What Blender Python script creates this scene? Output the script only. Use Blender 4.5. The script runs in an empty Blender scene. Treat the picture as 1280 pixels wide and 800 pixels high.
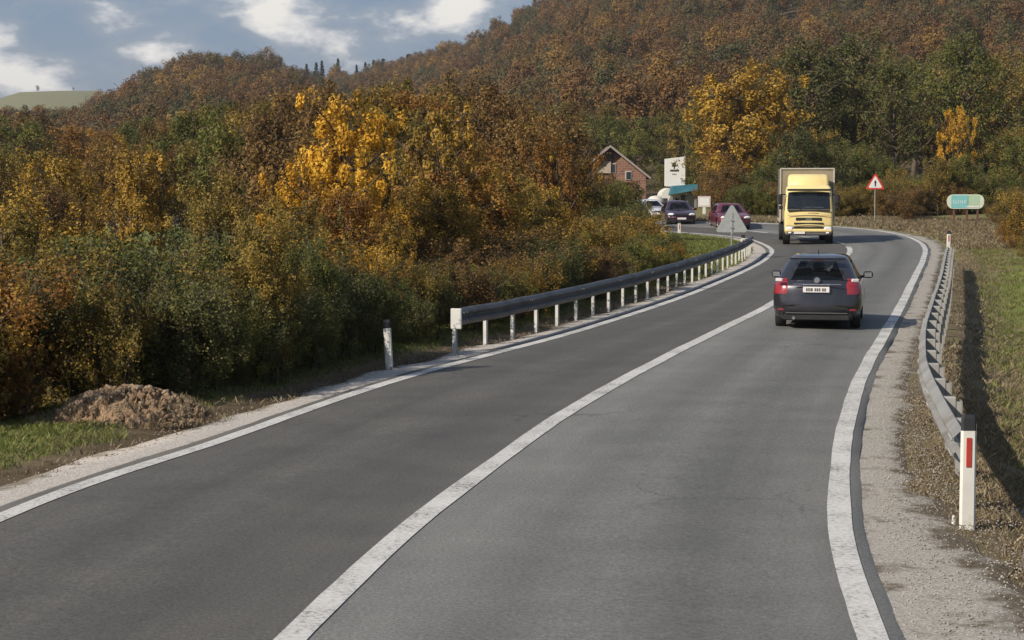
import bpy, math, random
import numpy as np
from math import radians as RAD, sin, cos, pi, atan2, sqrt
from mathutils import Vector, Matrix

# ------------------------------------------------------------------ camera
C = bpy.context.scene
COL = C.collection
F = 2400.0                      # focal length in photo pixels
HC = 2.95                       # camera height
PITCH = math.atan(173 / F)
cam = bpy.data.cameras.new('camera')
cam.lens = F / 1280 * 36
cam.sensor_width = 36
cam.clip_start = 0.3
cam.clip_end = 12000
co = bpy.data.objects.new('camera', cam)
COL.objects.link(co)
co.location = (0, 0, HC)
co.rotation_euler = (pi / 2 - PITCH, 0, 0)
C.camera = co

# ------------------------------------------------------------------ light
SUN_AZ = atan2(-0.80, -0.60)    # from behind-left
SUN_EL = RAD(34)
sd = Vector((cos(SUN_EL) * sin(SUN_AZ), cos(SUN_EL) * cos(SUN_AZ), sin(SUN_EL)))
sun = bpy.data.lights.new('sun', 'SUN')
sun.energy = 4.3
sun.angle = RAD(0.6)
sun.color = (1.0, 0.90, 0.76)
so = bpy.data.objects.new('sun', sun)
COL.objects.link(so)
so.rotation_euler = sd.to_track_quat('Z', 'Y').to_euler()

C.view_settings.view_transform = 'Standard'
C.view_settings.look = 'None'
C.view_settings.exposure = 0.30
C.view_settings.gamma = 1.0
C.view_settings.use_curve_mapping = False
C.render.engine = 'CYCLES'
C.cycles.max_bounces = 6
C.cycles.diffuse_bounces = 2
C.cycles.glossy_bounces = 2
C.cycles.transmission_bounces = 3
C.cycles.transparent_max_bounces = 6
C.cycles.use_denoising = True

W = bpy.data.worlds.new('World')
C.world = W
W.use_nodes = True
nt = W.node_tree
nt.nodes.clear()


def N(nt, typ, **kw):
    n = nt.nodes.new(typ)
    for k, v in kw.items():
        if k == 'inp':
            for kk, vv in v.items():
                n.inputs[kk].default_value = vv
        else:
            setattr(n, k, v)
    return n


def ramp(nt, stops, interp='LINEAR'):
    r = nt.nodes.new('ShaderNodeValToRGB')
    r.color_ramp.interpolation = interp
    e = r.color_ramp.elements
    while len(e) < len(stops):
        e.new(0.5)
    for i, (p, c) in enumerate(stops):
        e[i].position = p
        if not isinstance(c, (tuple, list)):
            c = (c, c, c)
        e[i].color = (c[0], c[1], c[2], 1)
    return r


def math_(nt, op, a, b=None, clamp=False):
    m = nt.nodes.new('ShaderNodeMath')
    m.operation = op
    m.use_clamp = clamp
    for i, v in enumerate((a, b)):
        if v is None:
            continue
        if isinstance(v, (int, float)):
            m.inputs[i].default_value = v
        else:
            nt.links.new(v, m.inputs[i])
    return m.outputs[0]


L_ = nt.links.new
out = N(nt, 'ShaderNodeOutputWorld')
bg = N(nt, 'ShaderNodeBackground', inp={'Strength': 0.088})
sky = N(nt, 'ShaderNodeTexSky')
sky.sky_type = 'NISHITA'
sky.sun_disc = False
sky.sun_elevation = SUN_EL
sky.sun_rotation = SUN_AZ
sky.air_density = 1.0
sky.dust_density = 0.8
tc = N(nt, 'ShaderNodeTexCoord')
mp = N(nt, 'ShaderNodeMapping')
mp.inputs['Scale'].default_value = (20, 20, 42)
mp.inputs['Location'].default_value = (1.35, 4.1, 0.32)
L_(tc.outputs['Generated'], mp.inputs[0])
n1 = N(nt, 'ShaderNodeTexNoise', inp={'Scale': 1.0, 'Detail': 9.0, 'Roughness': 0.58, 'Distortion': 0.1})
L_(mp.outputs[0], n1.inputs['Vector'])
# real cloud banks at their bearings (direction x, elevation z, size), broken up by the noise
sep = N(nt, 'ShaderNodeSeparateXYZ')
L_(tc.outputs['Generated'], sep.inputs[0])
acc = None
for (cx, cz, rx, rz, amp) in [(-0.128, 0.090, 0.022, 0.017, .46), (-0.085, 0.088, 0.035, 0.012, .16), (-0.024, 0.090, 0.022, 0.014, .36),
                              (-0.172, 0.066, 0.022, 0.007, .30), (-0.245, 0.055, 0.032, 0.011, .40), (-0.105, 0.067, 0.02, 0.006, .12),
                              (0.16, 0.12, 0.1, 0.03, .3), (-0.4, 0.1, 0.09, 0.03, .3)]:
    dx = math_(nt, 'DIVIDE', math_(nt, 'SUBTRACT', sep.outputs[0], cx), rx)
    dz = math_(nt, 'DIVIDE', math_(nt, 'SUBTRACT', sep.outputs[2], cz), rz)
    d2 = math_(nt, 'ADD', math_(nt, 'MULTIPLY', dx, dx), math_(nt, 'MULTIPLY', dz, dz))
    g = math_(nt, 'MULTIPLY', math_(nt, 'EXPONENT', math_(nt, 'MULTIPLY', d2, -0.9)), amp)
    g = math_(nt, 'MULTIPLY', g, math_(nt, 'GREATER_THAN', sep.outputs[1], 0.0))
    acc = g if acc is None else math_(nt, 'ADD', acc, g)
dens = math_(nt, 'ADD', math_(nt, 'ADD', math_(nt, 'MULTIPLY', math_(nt, 'SUBTRACT', n1.outputs['Fac'], .5), 1.7), .46), math_(nt, 'MULTIPLY', acc, 1.05))
cmask = ramp(nt, [(0.40, 0.72), (0.62, 0.85), (0.82, 1.0)])
L_(dens, cmask.inputs[0])
ccol = ramp(nt, [(0.36, (1.25, 1.95, 3.5)), (0.50, (1.9, 2.5, 3.7)), (0.62, (2.7, 3.2, 4.1)), (0.74, (5.8, 5.9, 6.2)), (0.88, (8.8, 8.5, 8.0))])
L_(dens, ccol.inputs[0])
mixc = N(nt, 'ShaderNodeMix', data_type='RGBA')
L_(cmask.outputs[0], mixc.inputs[0])
L_(sky.outputs[0], mixc.inputs[6])
L_(ccol.outputs[0], mixc.inputs[7])
L_(mixc.outputs[2], bg.inputs[0])
L_(bg.outputs[0], out.inputs[0])

# ------------------------------------------------------------------ measuring helpers
CP, SP = cos(PITCH), sin(PITCH)


def ray(px, py):
    x = (px - 640) / F
    y = (400 - py) / F
    return Vector((x, CP + y * SP, -SP + y * CP))


def G(px, py, z=0.0):
    d = ray(px, py)
    t = (z - HC) / d.z
    return Vector((d.x * t, d.y * t, z))


def P(px, py, Y):
    d = ray(px, py)
    t = Y / d.y
    return Vector((d.x * t, Y, HC + d.z * t))


rs = np.random.RandomState(7)
random.seed(7)


def hash2(ix, iy, s=0):
    h = (ix.astype(np.int64) * 374761393 + iy.astype(np.int64) * 668265263 + s * 974634777) & 0x7fffffff
    h = ((h ^ (h >> 13)) * 1274126177) & 0x7fffffff
    return ((h ^ (h >> 16)) & 0xffff) / 65535.0


def vnoise(x, y, s=0):
    x = np.asarray(x, float); y = np.asarray(y, float)
    ix = np.floor(x); iy = np.floor(y)
    fx = x - ix; fy = y - iy
    fx = fx * fx * (3 - 2 * fx); fy = fy * fy * (3 - 2 * fy)
    a = hash2(ix, iy, s); b = hash2(ix + 1, iy, s); c = hash2(ix, iy + 1, s); d = hash2(ix + 1, iy + 1, s)
    return (a + (b - a) * fx) * (1 - fy) + (c + (d - c) * fx) * fy


def smooth(a, b, x):
    t = np.clip((np.asarray(x, float) - a) / (b - a), 0, 1)
    return t * t * (3 - 2 * t)


# ------------------------------------------------------------------ mesh helpers
class MB:
    def __init__(s):
        s.v = []; s.f = []; s.m = []; s.n = 0

    def add(s, v, f, m=0):
        b = s.n
        s.v.extend([tuple(p) for p in v]); s.n += len(v)
        s.f.extend([tuple(i + b for i in q) for q in f])
        s.m.extend([m] * len(f))

    def box(s, c, size, rz=0.0, m=0, bev=0.0, taper=(1, 1)):
        hx, hy, hz = size[0] / 2, size[1] / 2, size[2] / 2
        if bev > 0:
            b = min(bev, hx * .9, hy * .9, hz * .9)
            rings = [(-hz, hx - b, hy - b), (-hz + b, hx, hy), (hz - b, hx, hy), (hz, hx - b, hy - b)]
            v = []
            for z, ax, ay in rings:
                cb = b
                t = taper if z > 0 else (1, 1)
                pts = [(-ax + cb, -ay), (ax - cb, -ay), (ax, -ay + cb), (ax, ay - cb), (ax - cb, ay), (-ax + cb, ay), (-ax, ay - cb), (-ax, -ay + cb)]
                v += [(x * t[0], y * t[1], z) for x, y in pts]
            f = []
            for r in range(3):
                for i in range(8):
                    j = (i + 1) % 8
                    f.append((r * 8 + i, r * 8 + j, (r + 1) * 8 + j, (r + 1) * 8 + i))
            f.append(tuple(range(7, -1, -1))); f.append(tuple(range(24, 32)))
        else:
            v = [(x * hx * (taper[0] if z > 0 else 1), y * hy * (taper[1] if z > 0 else 1), z * hz) for z in (-1, 1) for x, y in ((-1, -1), (1, -1), (1, 1), (-1, 1))]
            f = [(3, 2, 1, 0), (4, 5, 6, 7), (0, 1, 5, 4), (1, 2, 6, 5), (2, 3, 7, 6), (3, 0, 4, 7)]
        cr, sr = cos(rz), sin(rz)
        v = [(c[0] + x * cr - y * sr, c[1] + x * sr + y * cr, c[2] + z) for x, y, z in v]
        s.add(v, f, m)
        return s

    def tube(s, pts, rad, n=8, m=0, caps=True):
        pts = [Vector(p) for p in pts]
        if not hasattr(rad, '__len__'):
            rad = [rad] * len(pts)
        v = []
        ref = Vector((0, 0, 1))
        for i, p in enumerate(pts):
            t = (pts[min(i + 1, len(pts) - 1)] - pts[max(i - 1, 0)]).normalized()
            r0 = ref if abs(t.dot(ref)) < .95 else Vector((1, 0, 0))
            a = t.cross(r0).normalized(); b = t.cross(a)
            for k in range(n):
                w = 2 * pi * k / n
                v.append(p + (a * cos(w) + b * sin(w)) * rad[i])
        f = []
        for i in range(len(pts) - 1):
            for k in range(n):
                j = (k + 1) % n
                f.append((i * n + k, i * n + j, (i + 1) * n + j, (i + 1) * n + k))
        if caps:
            f.append(tuple(range(n))); f.append(tuple(range(len(pts) * n - 1, (len(pts) - 1) * n - 1, -1)))
        s.add(v, f, m)
        return s

    def lathe(s, prof, c=(0, 0, 0), axis='z', n=20, m=0):
        # prof: (radius, along)
        v = []
        for r, h in prof:
            for k in range(n):
                w = 2 * pi * k / n
                if axis == 'x':
                    v.append((c[0] + h, c[1] + r * cos(w), c[2] + r * sin(w)))
                elif axis == 'y':
                    v.append((c[0] + r * cos(w), c[1] + h, c[2] + r * sin(w)))
                else:
                    v.append((c[0] + r * cos(w), c[1] + r * sin(w), c[2] + h))
        f = []
        for i in range(len(prof) - 1):
            for k in range(n):
                j = (k + 1) % n
                f.append((i * n + k, i * n + j, (i + 1) * n + j, (i + 1) * n + k))
        s.add(v, f, m)
        return s

    def prism(s, poly, a, b, plane='xz', m=0):
        # polygon in a plane, extruded from a to b along the remaining axis
        def q(u, w, t):
            return (u, t, w) if plane == 'xz' else ((t, u, w) if plane == 'yz' else (u, w, t))
        n = len(poly)
        v = [q(u, w, a) for u, w in poly] + [q(u, w, b) for u, w in poly]
        f = [tuple(range(n)), tuple(range(2 * n - 1, n - 1, -1))] + [(i, i + n, (i + 1) % n + n, (i + 1) % n) for i in range(n)]
        s.add(v, f, m)
        return s

    def build(s, name, mats, parent=None, smooth_=False, rot=None):
        me = bpy.data.meshes.new(name)
        me.from_pydata(s.v, [], s.f)
        if not isinstance(mats, (list, tuple)):
            mats = [mats]
        for m in mats:
            me.materials.append(m)
        if any(s.m):
            me.polygons.foreach_set('material_index', s.m)
        if smooth_:
            me.polygons.foreach_set('use_smooth', [True] * len(me.polygons))
            try:
                me.set_sharp_from_angle(angle=RAD(38))
            except Exception:
                pass
        me.update()
        import bmesh
        bm = bmesh.new(); bm.from_mesh(me)
        bmesh.ops.recalc_face_normals(bm, faces=bm.faces)
        bm.to_mesh(me); bm.free()
        o = bpy.data.objects.new(name, me)
        COL.objects.link(o)
        if parent:
            o.parent = parent
        return o


def tag(o, label=None, cat=None, group=None, kind=None):
    if label: o['label'] = label
    if cat: o['category'] = cat
    if group: o['group'] = group
    if kind: o['kind'] = kind
    return o


def empty(name, loc=(0, 0, 0), rz=0.0):
    o = bpy.data.objects.new(name, None)
    COL.objects.link(o)
    o.location = loc
    o.rotation_euler = (0, 0, rz)
    o.empty_display_size = .3
    return o


def copy_tree(o, parent=None):
    c = o.copy()
    COL.objects.link(c)
    c.parent = parent
    for ch in list(o.children):
        copy_tree(ch, c)
    return c


def np_mesh(name, V, Q, mats, attrs=None, nper=4):
    me = bpy.data.meshes.new(name)
    V = np.asarray(V, np.float32); Q = np.asarray(Q, np.int32)
    me.vertices.add(len(V)); me.vertices.foreach_set('co', V.ravel())
    me.loops.add(Q.size); me.loops.foreach_set('vertex_index', Q.ravel())
    me.polygons.add(len(Q)); me.polygons.foreach_set('loop_start', np.arange(0, Q.size, nper, dtype=np.int32))
    for m in (mats if isinstance(mats, (list, tuple)) else [mats]):
        me.materials.append(m)
    for k, (dom, arr) in (attrs or {}).items():
        a = me.attributes.new(k, 'FLOAT', dom)
        a.data.foreach_set('value', np.asarray(arr, np.float32))
    me.update(calc_edges=True)
    me.validate()
    return me


# ------------------------------------------------------------------ materials
MATS = {}


def new_mat(name):
    m = bpy.data.materials.new(name)
    m.use_nodes = True
    m.node_tree.nodes.clear()
    o = m.node_tree.nodes.new('ShaderNodeOutputMaterial')
    return m, m.node_tree, o


def simple(name, col, rough=.6, metal=0.0, var=.12, scale=6.0, bump=0.0, spec=.4, coat=0.0, dirt=None, emit=None):
    m, t, o = new_mat(name)
    p = N(t, 'ShaderNodeBsdfPrincipled')
    p.inputs['Metallic'].default_value = metal
    p.inputs['Specular IOR Level'].default_value = spec
    p.inputs['Coat Weight'].default_value = coat
    c = N(t, 'ShaderNodeTexCoord')
    n = N(t, 'ShaderNodeTexNoise', inp={'Scale': scale, 'Detail': 5.0, 'Roughness': .6})
    t.links.new(c.outputs['Object'], n.inputs['Vector'])
    lo = tuple(v * (1 - var) for v in col); hi = tuple(min(1, v * (1 + var)) for v in col)
    r = ramp(t, [(.3, lo), (.7, hi)])
    t.links.new(n.outputs['Fac'], r.inputs[0])
    colout = r.outputs[0]
    if dirt:
        n2 = N(t, 'ShaderNodeTexNoise', inp={'Scale': scale * .6, 'Detail': 8.0, 'Roughness': .7})
        t.links.new(c.outputs['Object'], n2.inputs['Vector'])
        r2 = ramp(t, [(dirt[1], 0.0), (dirt[1] + .22, 1.0)])
        t.links.new(n2.outputs['Fac'], r2.inputs[0])
        mx = N(t, 'ShaderNodeMix', data_type='RGBA')
        t.links.new(r2.outputs[0], mx.inputs[0]); t.links.new(colout, mx.inputs[6])
        mx.inputs[7].default_value = (*dirt[0], 1)
        colout = mx.outputs[2]
    t.links.new(colout, p.inputs['Base Color'])
    rr = ramp(t, [(.3, max(0, rough - .08)), (.7, min(1, rough + .08))])
    t.links.new(n.outputs['Fac'], rr.inputs[0])
    t.links.new(rr.outputs[0], p.inputs['Roughness'])
    if bump:
        b = N(t, 'ShaderNodeBump', inp={'Strength': bump, 'Distance': .02})
        t.links.new(n.outputs['Fac'], b.inputs['Height'])
        t.links.new(b.outputs[0], p.inputs['Normal'])
    if emit:
        p.inputs['Emission Color'].default_value = (*emit[0], 1)
        p.inputs['Emission Strength'].default_value = emit[1]
    t.links.new(p.outputs[0], o.inputs[0])
    MATS[name] = m
    return m


def leaf_mat(name, stops, big=0.0, transl=.3, objr=.3):
    """stops: colour ramp over a per-leaf / per-clump / per-tree value."""
    m, t, o = new_mat(name)
    a1 = N(t, 'ShaderNodeAttribute', attribute_name='rnd')
    a2 = N(t, 'ShaderNodeAttribute', attribute_name='clump')
    oi = N(t, 'ShaderNodeObjectInfo')
    v = math_(t, 'MULTIPLY', a1.outputs['Fac'], .42 if objr < .5 else .26)
    v = math_(t, 'ADD', v, math_(t, 'MULTIPLY', a2.outputs['Fac'], .58 - objr * .62))
    v = math_(t, 'ADD', v, math_(t, 'MULTIPLY', oi.outputs['Random'], objr))
    if big:
        n = N(t, 'ShaderNodeTexNoise', inp={'Scale': .012, 'Detail': 3.0, 'Roughness': .6})
        t.links.new(oi.outputs['Location'], n.inputs['Vector'])
        v = math_(t, 'ADD', math_(t, 'MULTIPLY', v, 1 - big), math_(t, 'MULTIPLY', math_(t, 'SUBTRACT', math_(t, 'MULTIPLY', n.outputs['Fac'], 2.2), .6), big))
    r = ramp(t, stops)
    t.links.new(v, r.inputs[0])
    p = N(t, 'ShaderNodeBsdfPrincipled', inp={'Roughness': .62, 'Specular IOR Level': .25})
    tr = N(t, 'ShaderNodeBsdfTranslucent')
    t.links.new(r.outputs[0], p.inputs['Base Color'])
    t.links.new(r.outputs[0], tr.inputs['Color'])
    mx = N(t, 'ShaderNodeMixShader', inp={'Fac': transl})
    t.links.new(p.outputs[0], mx.inputs[1]); t.links.new(tr.outputs[0], mx.inputs[2])
    t.links.new(mx.outputs[0], o.inputs[0])
    MATS[name] = m
    return m


def glass_mat(name, tint=(.25, .3, .3), fac=.55, rough=.04, dark=(.01, .012, .014)):
    m, t, o = new_mat(name)
    tr = N(t, 'ShaderNodeBsdfTransparent'); tr.inputs[0].default_value = (*tint, 1)
    p = N(t, 'ShaderNodeBsdfPrincipled', inp={'Roughness': rough, 'Specular IOR Level': .8})
    p.inputs['Base Color'].default_value = (*dark, 1)
    n = N(t, 'ShaderNodeTexNoise', inp={'Scale': 3.0, 'Detail': 3.0})
    r = ramp(t, [(.3, max(0, fac - .06)), (.7, fac + .06)])
    t.links.new(n.outputs['Fac'], r.inputs[0])
    mx = N(t, 'ShaderNodeMixShader')
    t.links.new(r.outputs[0], mx.inputs[0])
    t.links.new(tr.outputs[0], mx.inputs[1]); t.links.new(p.outputs[0], mx.inputs[2])
    t.links.new(mx.outputs[0], o.inputs[0])
    MATS[name] = m
    return m


# leaf kinds -----------------------------------------------------------
leaf_mat('leaf_maple', [(.12, (.12, .08, .018)), (.35, (.44, .24, .028)), (.6, (.70, .40, .04)), (.85, (.86, .54, .07))], transl=.35, objr=.08)
leaf_mat('leaf_gold', [(.12, (.07, .06, .018)), (.4, (.20, .135, .028)), (.65, (.42, .25, .04)), (.9, (.58, .37, .06))], transl=.32)
leaf_mat('leaf_orange', [(.12, (.09, .048, .018)), (.4, (.22, .105, .026)), (.65, (.31, .155, .034)), (.9, (.40, .22, .05))], transl=.3)
leaf_mat('leaf_olive', [(.1, (.07, .062, .018)), (.4, (.165, .130, .033)), (.65, (.25, .185, .042)), (.92, (.42, .28, .06))], transl=.36)
leaf_mat('leaf_brown', [(.1, (.07, .046, .022)), (.4, (.15, .092, .036)), (.65, (.22, .13, .042)), (.92, (.33, .20, .055))], transl=.3)
leaf_mat('leaf_green', [(.1, (.052, .066, .018)), (.45, (.112, .126, .030)), (.75, (.165, .168, .040)), (.95, (.30, .25, .055))], transl=.3)
leaf_mat('leaf_dark', [(.1, (.045, .052, .020)), (.5, (.092, .100, .034)), (.8, (.135, .138, .042)), (.97, (.22, .18, .05))], transl=.25)
leaf_mat('leaf_conifer', [(.1, (.012, .02, .012)), (.9, (.03, .045, .022))], transl=.1)
leaf_mat('leaf_hill', [(.16, (.050, .065, .024)), (.30, (.09, .09, .034)), (.40, (.145, .115, .040)), (.52, (.155, .092, .036)), (.66, (.20, .098, .034)), (.78, (.24, .145, .038)), (.90, (.36, .21, .045)), (1.0, (.48, .29, .06))], big=.34, transl=.2, objr=.78)
simple('bark', (.11, .085, .062), .9, var=.35, scale=3.0, bump=.6)
simple('bark_pale', (.24, .21, .17), .9, var=.3, scale=3.0, bump=.5)
simple('rail_steel', (.30, .295, .28), .6, metal=.15, var=.14, scale=2.0, dirt=((.17, .15, .12), .50))
simple('post_grey', (.31, .305, .29), .6, var=.14, scale=5.0, dirt=((.22, .2, .17), .5))
simple('rail_shaded', (.12, .123, .125), .6, metal=.15, var=.2, scale=2.0, dirt=((.05, .047, .042), .50))  # left beam: shade of its road face is put into the darker base colour
simple('post_white', (.66, .65, .60), .6, var=.06, scale=5.0, dirt=((.38, .34, .27), .56))
simple('post_steel', (.60, .60, .57), .6, metal=.1, var=.10, scale=5.0, dirt=((.33, .30, .25), .55))
simple('cap_black', (.025, .027, .032), .6)
simple('reflector_red', (.42, .05, .035), .35, var=.1)
simple('sign_red', (.62, .05, .045), .45, var=.06)
simple('sign_white', (.74, .74, .72), .5, var=.05, dirt=((.5, .47, .42), .6))
simple('sign_black', (.02, .02, .022), .5)
simple('sign_back', (.42, .44, .43), .5, metal=.25, var=.08, dirt=((.33, .33, .31), .55))
simple('steel_grey', (.33, .34, .34), .5, metal=.4, var=.1)
simple('wood_brown', (.13, .06, .045), .85, var=.2, scale=8)
simple('tyre', (.022, .022, .023), .85, var=.15)
simple('rim_alloy', (.45, .45, .46), .35, metal=.7, var=.1)
simple('plastic_dark', (.022, .022, .024), .55, var=.15)
simple('plastic_grey', (.10, .10, .105), .6, var=.12)
simple('car_paint', (.045, .044, .052), .25, metal=.5, var=.12, scale=2.0, coat=1.0, dirt=((.05, .048, .045), .56))
simple('maroon_paint', (.15, .022, .034), .3, metal=.2, var=.1, coat=.8)
simple('plum_paint', (.045, .018, .03), .3, metal=.3, var=.1, coat=.8)
simple('van_paint', (.60, .60, .66), .35, var=.05, coat=.5)
simple('chrome', (.75, .75, .74), .22, metal=1.0, var=.05)
simple('lamp_red', (.27, .022, .032), .18, var=.1, coat=1.0)
simple('lamp_clear', (.62, .58, .58), .15, var=.05, coat=1.0)
simple('headlight', (.85, .85, .85), .1, var=.03, coat=1.0)
simple('plate_white', (.72, .68, .66), .4, var=.04)
simple('seat_cloth', (.035, .034, .036), .85)
simple('truck_yellow', (.80, .64, .28), .35, var=.05, scale=1.5, coat=.6, dirt=((.45, .35, .17), .60))
simple('truck_tarp', (.29, .24, .16), .75, var=.14, scale=1.2, bump=.25, dirt=((.17, .145, .12), .5))
simple('truck_frame', (.50, .46, .40), .5, metal=.2, var=.1)
simple('teal_roof', (.035, .14, .19), .45, var=.12, scale=1.0)
simple('wall_white', (.62, .61, .56), .8, var=.06, scale=1.5, dirt=((.42, .40, .34), .55))
simple('wall_grey', (.22, .23, .22), .8, var=.1)
simple('wall_cream', (.45, .38, .30), .85, var=.12)
simple('house_glass', (.04, .05, .06), .1, var=.1)
simple('roof_edge', (.34, .29, .27), .8, var=.12)
simple('pink_sign', (.60, .50, .49), .6, var=.06)
glass_mat('car_glass', tint=(.55, .6, .6), fac=.45)
glass_mat('truck_glass', tint=(.5, .55, .62), fac=.5, dark=(.03, .04, .055))


def brick_material():
    m, t, o = new_mat('red_brick')
    p = N(t, 'ShaderNodeBsdfPrincipled', inp={'Roughness': .85})
    c = N(t, 'ShaderNodeTexCoord')
    mp_ = N(t, 'ShaderNodeMapping'); mp_.inputs['Rotation'].default_value = (pi / 2, 0, 0)
    t.links.new(c.outputs['Object'], mp_.inputs[0])
    b = N(t, 'ShaderNodeTexBrick', inp={'Scale': 1.0, 'Brick Width': .5, 'Row Height': .22, 'Mortar Size': .02})
    b.inputs['Color1'].default_value = (.30, .135, .085, 1); b.inputs['Color2'].default_value = (.22, .10, .07, 1); b.inputs['Mortar'].default_value = (.3, .26, .22, 1)
    t.links.new(mp_.outputs[0], b.inputs['Vector'])
    t.links.new(b.outputs['Color'], p.inputs['Base Color'])
    bu = N(t, 'ShaderNodeBump', inp={'Strength': .4, 'Distance': .02})
    t.links.new(b.outputs['Fac'], bu.inputs['Height']); bu.invert = True
    t.links.new(bu.outputs[0], p.inputs['Normal'])
    t.links.new(p.outputs[0], o.inputs[0])
    MATS['red_brick'] = m


brick_material()


def tile_material():
    m, t, o = new_mat('roof_tiles')
    p = N(t, 'ShaderNodeBsdfPrincipled', inp={'Roughness': .85})
    c = N(t, 'ShaderNodeTexCoord')
    w = N(t, 'ShaderNodeTexWave', inp={'Scale': 3.2, 'Distortion': .6, 'Detail': 2.0}); w.bands_direction = 'Z'
    t.links.new(c.outputs['Object'], w.inputs['Vector'])
    r = ramp(t, [(.2, (.10, .065, .055)), (.8, (.22, .14, .11))])
    t.links.new(w.outputs['Fac'], r.inputs[0]); t.links.new(r.outputs[0], p.inputs['Base Color'])
    t.links.new(p.outputs[0], o.inputs[0])
    MATS['roof_tiles'] = m


tile_material()


def asphalt_material():
    m, t, o = new_mat('asphalt')
    p = N(t, 'ShaderNodeBsdfPrincipled', inp={'Specular IOR Level': .35})
    uv = N(t, 'ShaderNodeUVMap', uv_map='UVMap')
    sp = N(t, 'ShaderNodeSeparateXYZ'); t.links.new(uv.outputs[0], sp.inputs[0])
    c = N(t, 'ShaderNodeTexCoord')
    fine = N(t, 'ShaderNodeTexNoise', inp={'Scale': 30.0, 'Detail': 8.0, 'Roughness': .85})
    mid = N(t, 'ShaderNodeTexNoise', inp={'Scale': .8, 'Detail': 6.0, 'Roughness': .6})
    vor = N(t, 'ShaderNodeTexVoronoi', inp={'Scale': 95.0})
    for q in (fine, mid, vor):
        t.links.new(c.outputs['Object'], q.inputs['Vector'])
    # long streaks along the road: uv (metres across, metres along)
    mpp = N(t, 'ShaderNodeMapping'); mpp.inputs['Scale'].default_value = (2.2, .06, 1)
    t.links.new(uv.outputs[0], mpp.inputs[0])
    st = N(t, 'ShaderNodeTexNoise', inp={'Scale': 1.0, 'Detail': 4.0, 'Roughness': .55})
    t.links.new(mpp.outputs[0], st.inputs['Vector'])
    # the lane left of the centre line is darker; wheel tracks and oil stripe
    lane = ramp(t, [(.0, (.096, .092, .084)), (.485, (.092, .088, .080)), (.515, (.158, .158, .148)), (1., (.146, .145, .135))])
    u01 = math_(t, 'ADD', math_(t, 'MULTIPLY', sp.outputs[0], 1 / 8.0), .5)
    t.links.new(u01, lane.inputs[0])
    tracks = ramp(t, [(.0, 1.12), (.14, .98), (.20, .86), (.27, 1.06), (.36, .88), (.43, 1.0), (.5, 1.08), (.57, 1.10), (.65, .84), (.73, 1.02), (.81, .74), (.9, 1.0), (1.0, 1.04)])
    # (ramps are limited in stops, but 13 fit)
    t.links.new(u01, tracks.inputs[0])
    k = math_(t, 'ADD', math_(t, 'MULTIPLY', math_(t, 'SUBTRACT', fine.outputs['Fac'], .5), 3.2), 1.0)
    k = math_(t, 'MULTIPLY', k, math_(t, 'ADD', math_(t, 'MULTIPLY', math_(t, 'SUBTRACT', mid.outputs['Fac'], .5), .62), 1.0))
    k = math_(t, 'MULTIPLY', k, math_(t, 'ADD', math_(t, 'MULTIPLY', math_(t, 'SUBTRACT', st.outputs['Fac'], .5), .45), 1.0))
    k = math_(t, 'MULTIPLY', k, tracks.outputs[0])
    k = math_(t, 'MULTIPLY', k, math_(t, 'ADD', math_(t, 'MULTIPLY', vor.outputs['Distance'], .5), .8))
    # hairline cracks in places, and a few squarish repair patches
    wv = N(t, 'ShaderNodeTexNoise', inp={'Scale': 2.5, 'Detail': 5.0}); t.links.new(c.outputs['Object'], wv.inputs['Vector'])
    ad = N(t, 'ShaderNodeVectorMath', operation='MULTIPLY_ADD'); t.links.new(wv.outputs['Color'], ad.inputs[0]); ad.inputs[1].default_value = (.7, .7, 0); t.links.new(c.outputs['Object'], ad.inputs[2])
    cr = N(t, 'ShaderNodeTexVoronoi', inp={'Scale': .55}); cr.feature = 'DISTANCE_TO_EDGE'; t.links.new(ad.outputs[0], cr.inputs['Vector'])
    cm = N(t, 'ShaderNodeTexNoise', inp={'Scale': .16, 'Detail': 2.0}); t.links.new(c.outputs['Object'], cm.inputs['Vector'])
    c1 = ramp(t, [(0.0, 1.0), (.012, 0.0)]); t.links.new(cr.outputs['Distance'], c1.inputs[0])
    c2 = ramp(t, [(.50, 0.0), (.60, 1.0)]); t.links.new(cm.outputs['Fac'], c2.inputs[0])
    k = math_(t, 'MULTIPLY', k, math_(t, 'SUBTRACT', 1.0, math_(t, 'MULTIPLY', math_(t, 'MULTIPLY', c1.outputs[0], c2.outputs[0]), .42)))
    mx = N(t, 'ShaderNodeVectorMath', operation='SCALE')
    t.links.new(lane.outputs[0], mx.inputs[0]); t.links.new(k, mx.inputs['Scale'])
    t.links.new(mx.outputs[0], p.inputs['Base Color'])
    rr = ramp(t, [(.3, .72), (.7, .9)]); t.links.new(mid.outputs['Fac'], rr.inputs[0]); t.links.new(rr.outputs[0], p.inputs['Roughness'])
    b = N(t, 'ShaderNodeBump', inp={'Strength': .5, 'Distance': .006})
    t.links.new(fine.outputs['Fac'], b.inputs['Height']); t.links.new(b.outputs[0], p.inputs['Normal'])
    t.links.new(p.outputs[0], o.inputs[0])
    MATS['asphalt'] = m


asphalt_material()


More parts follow.
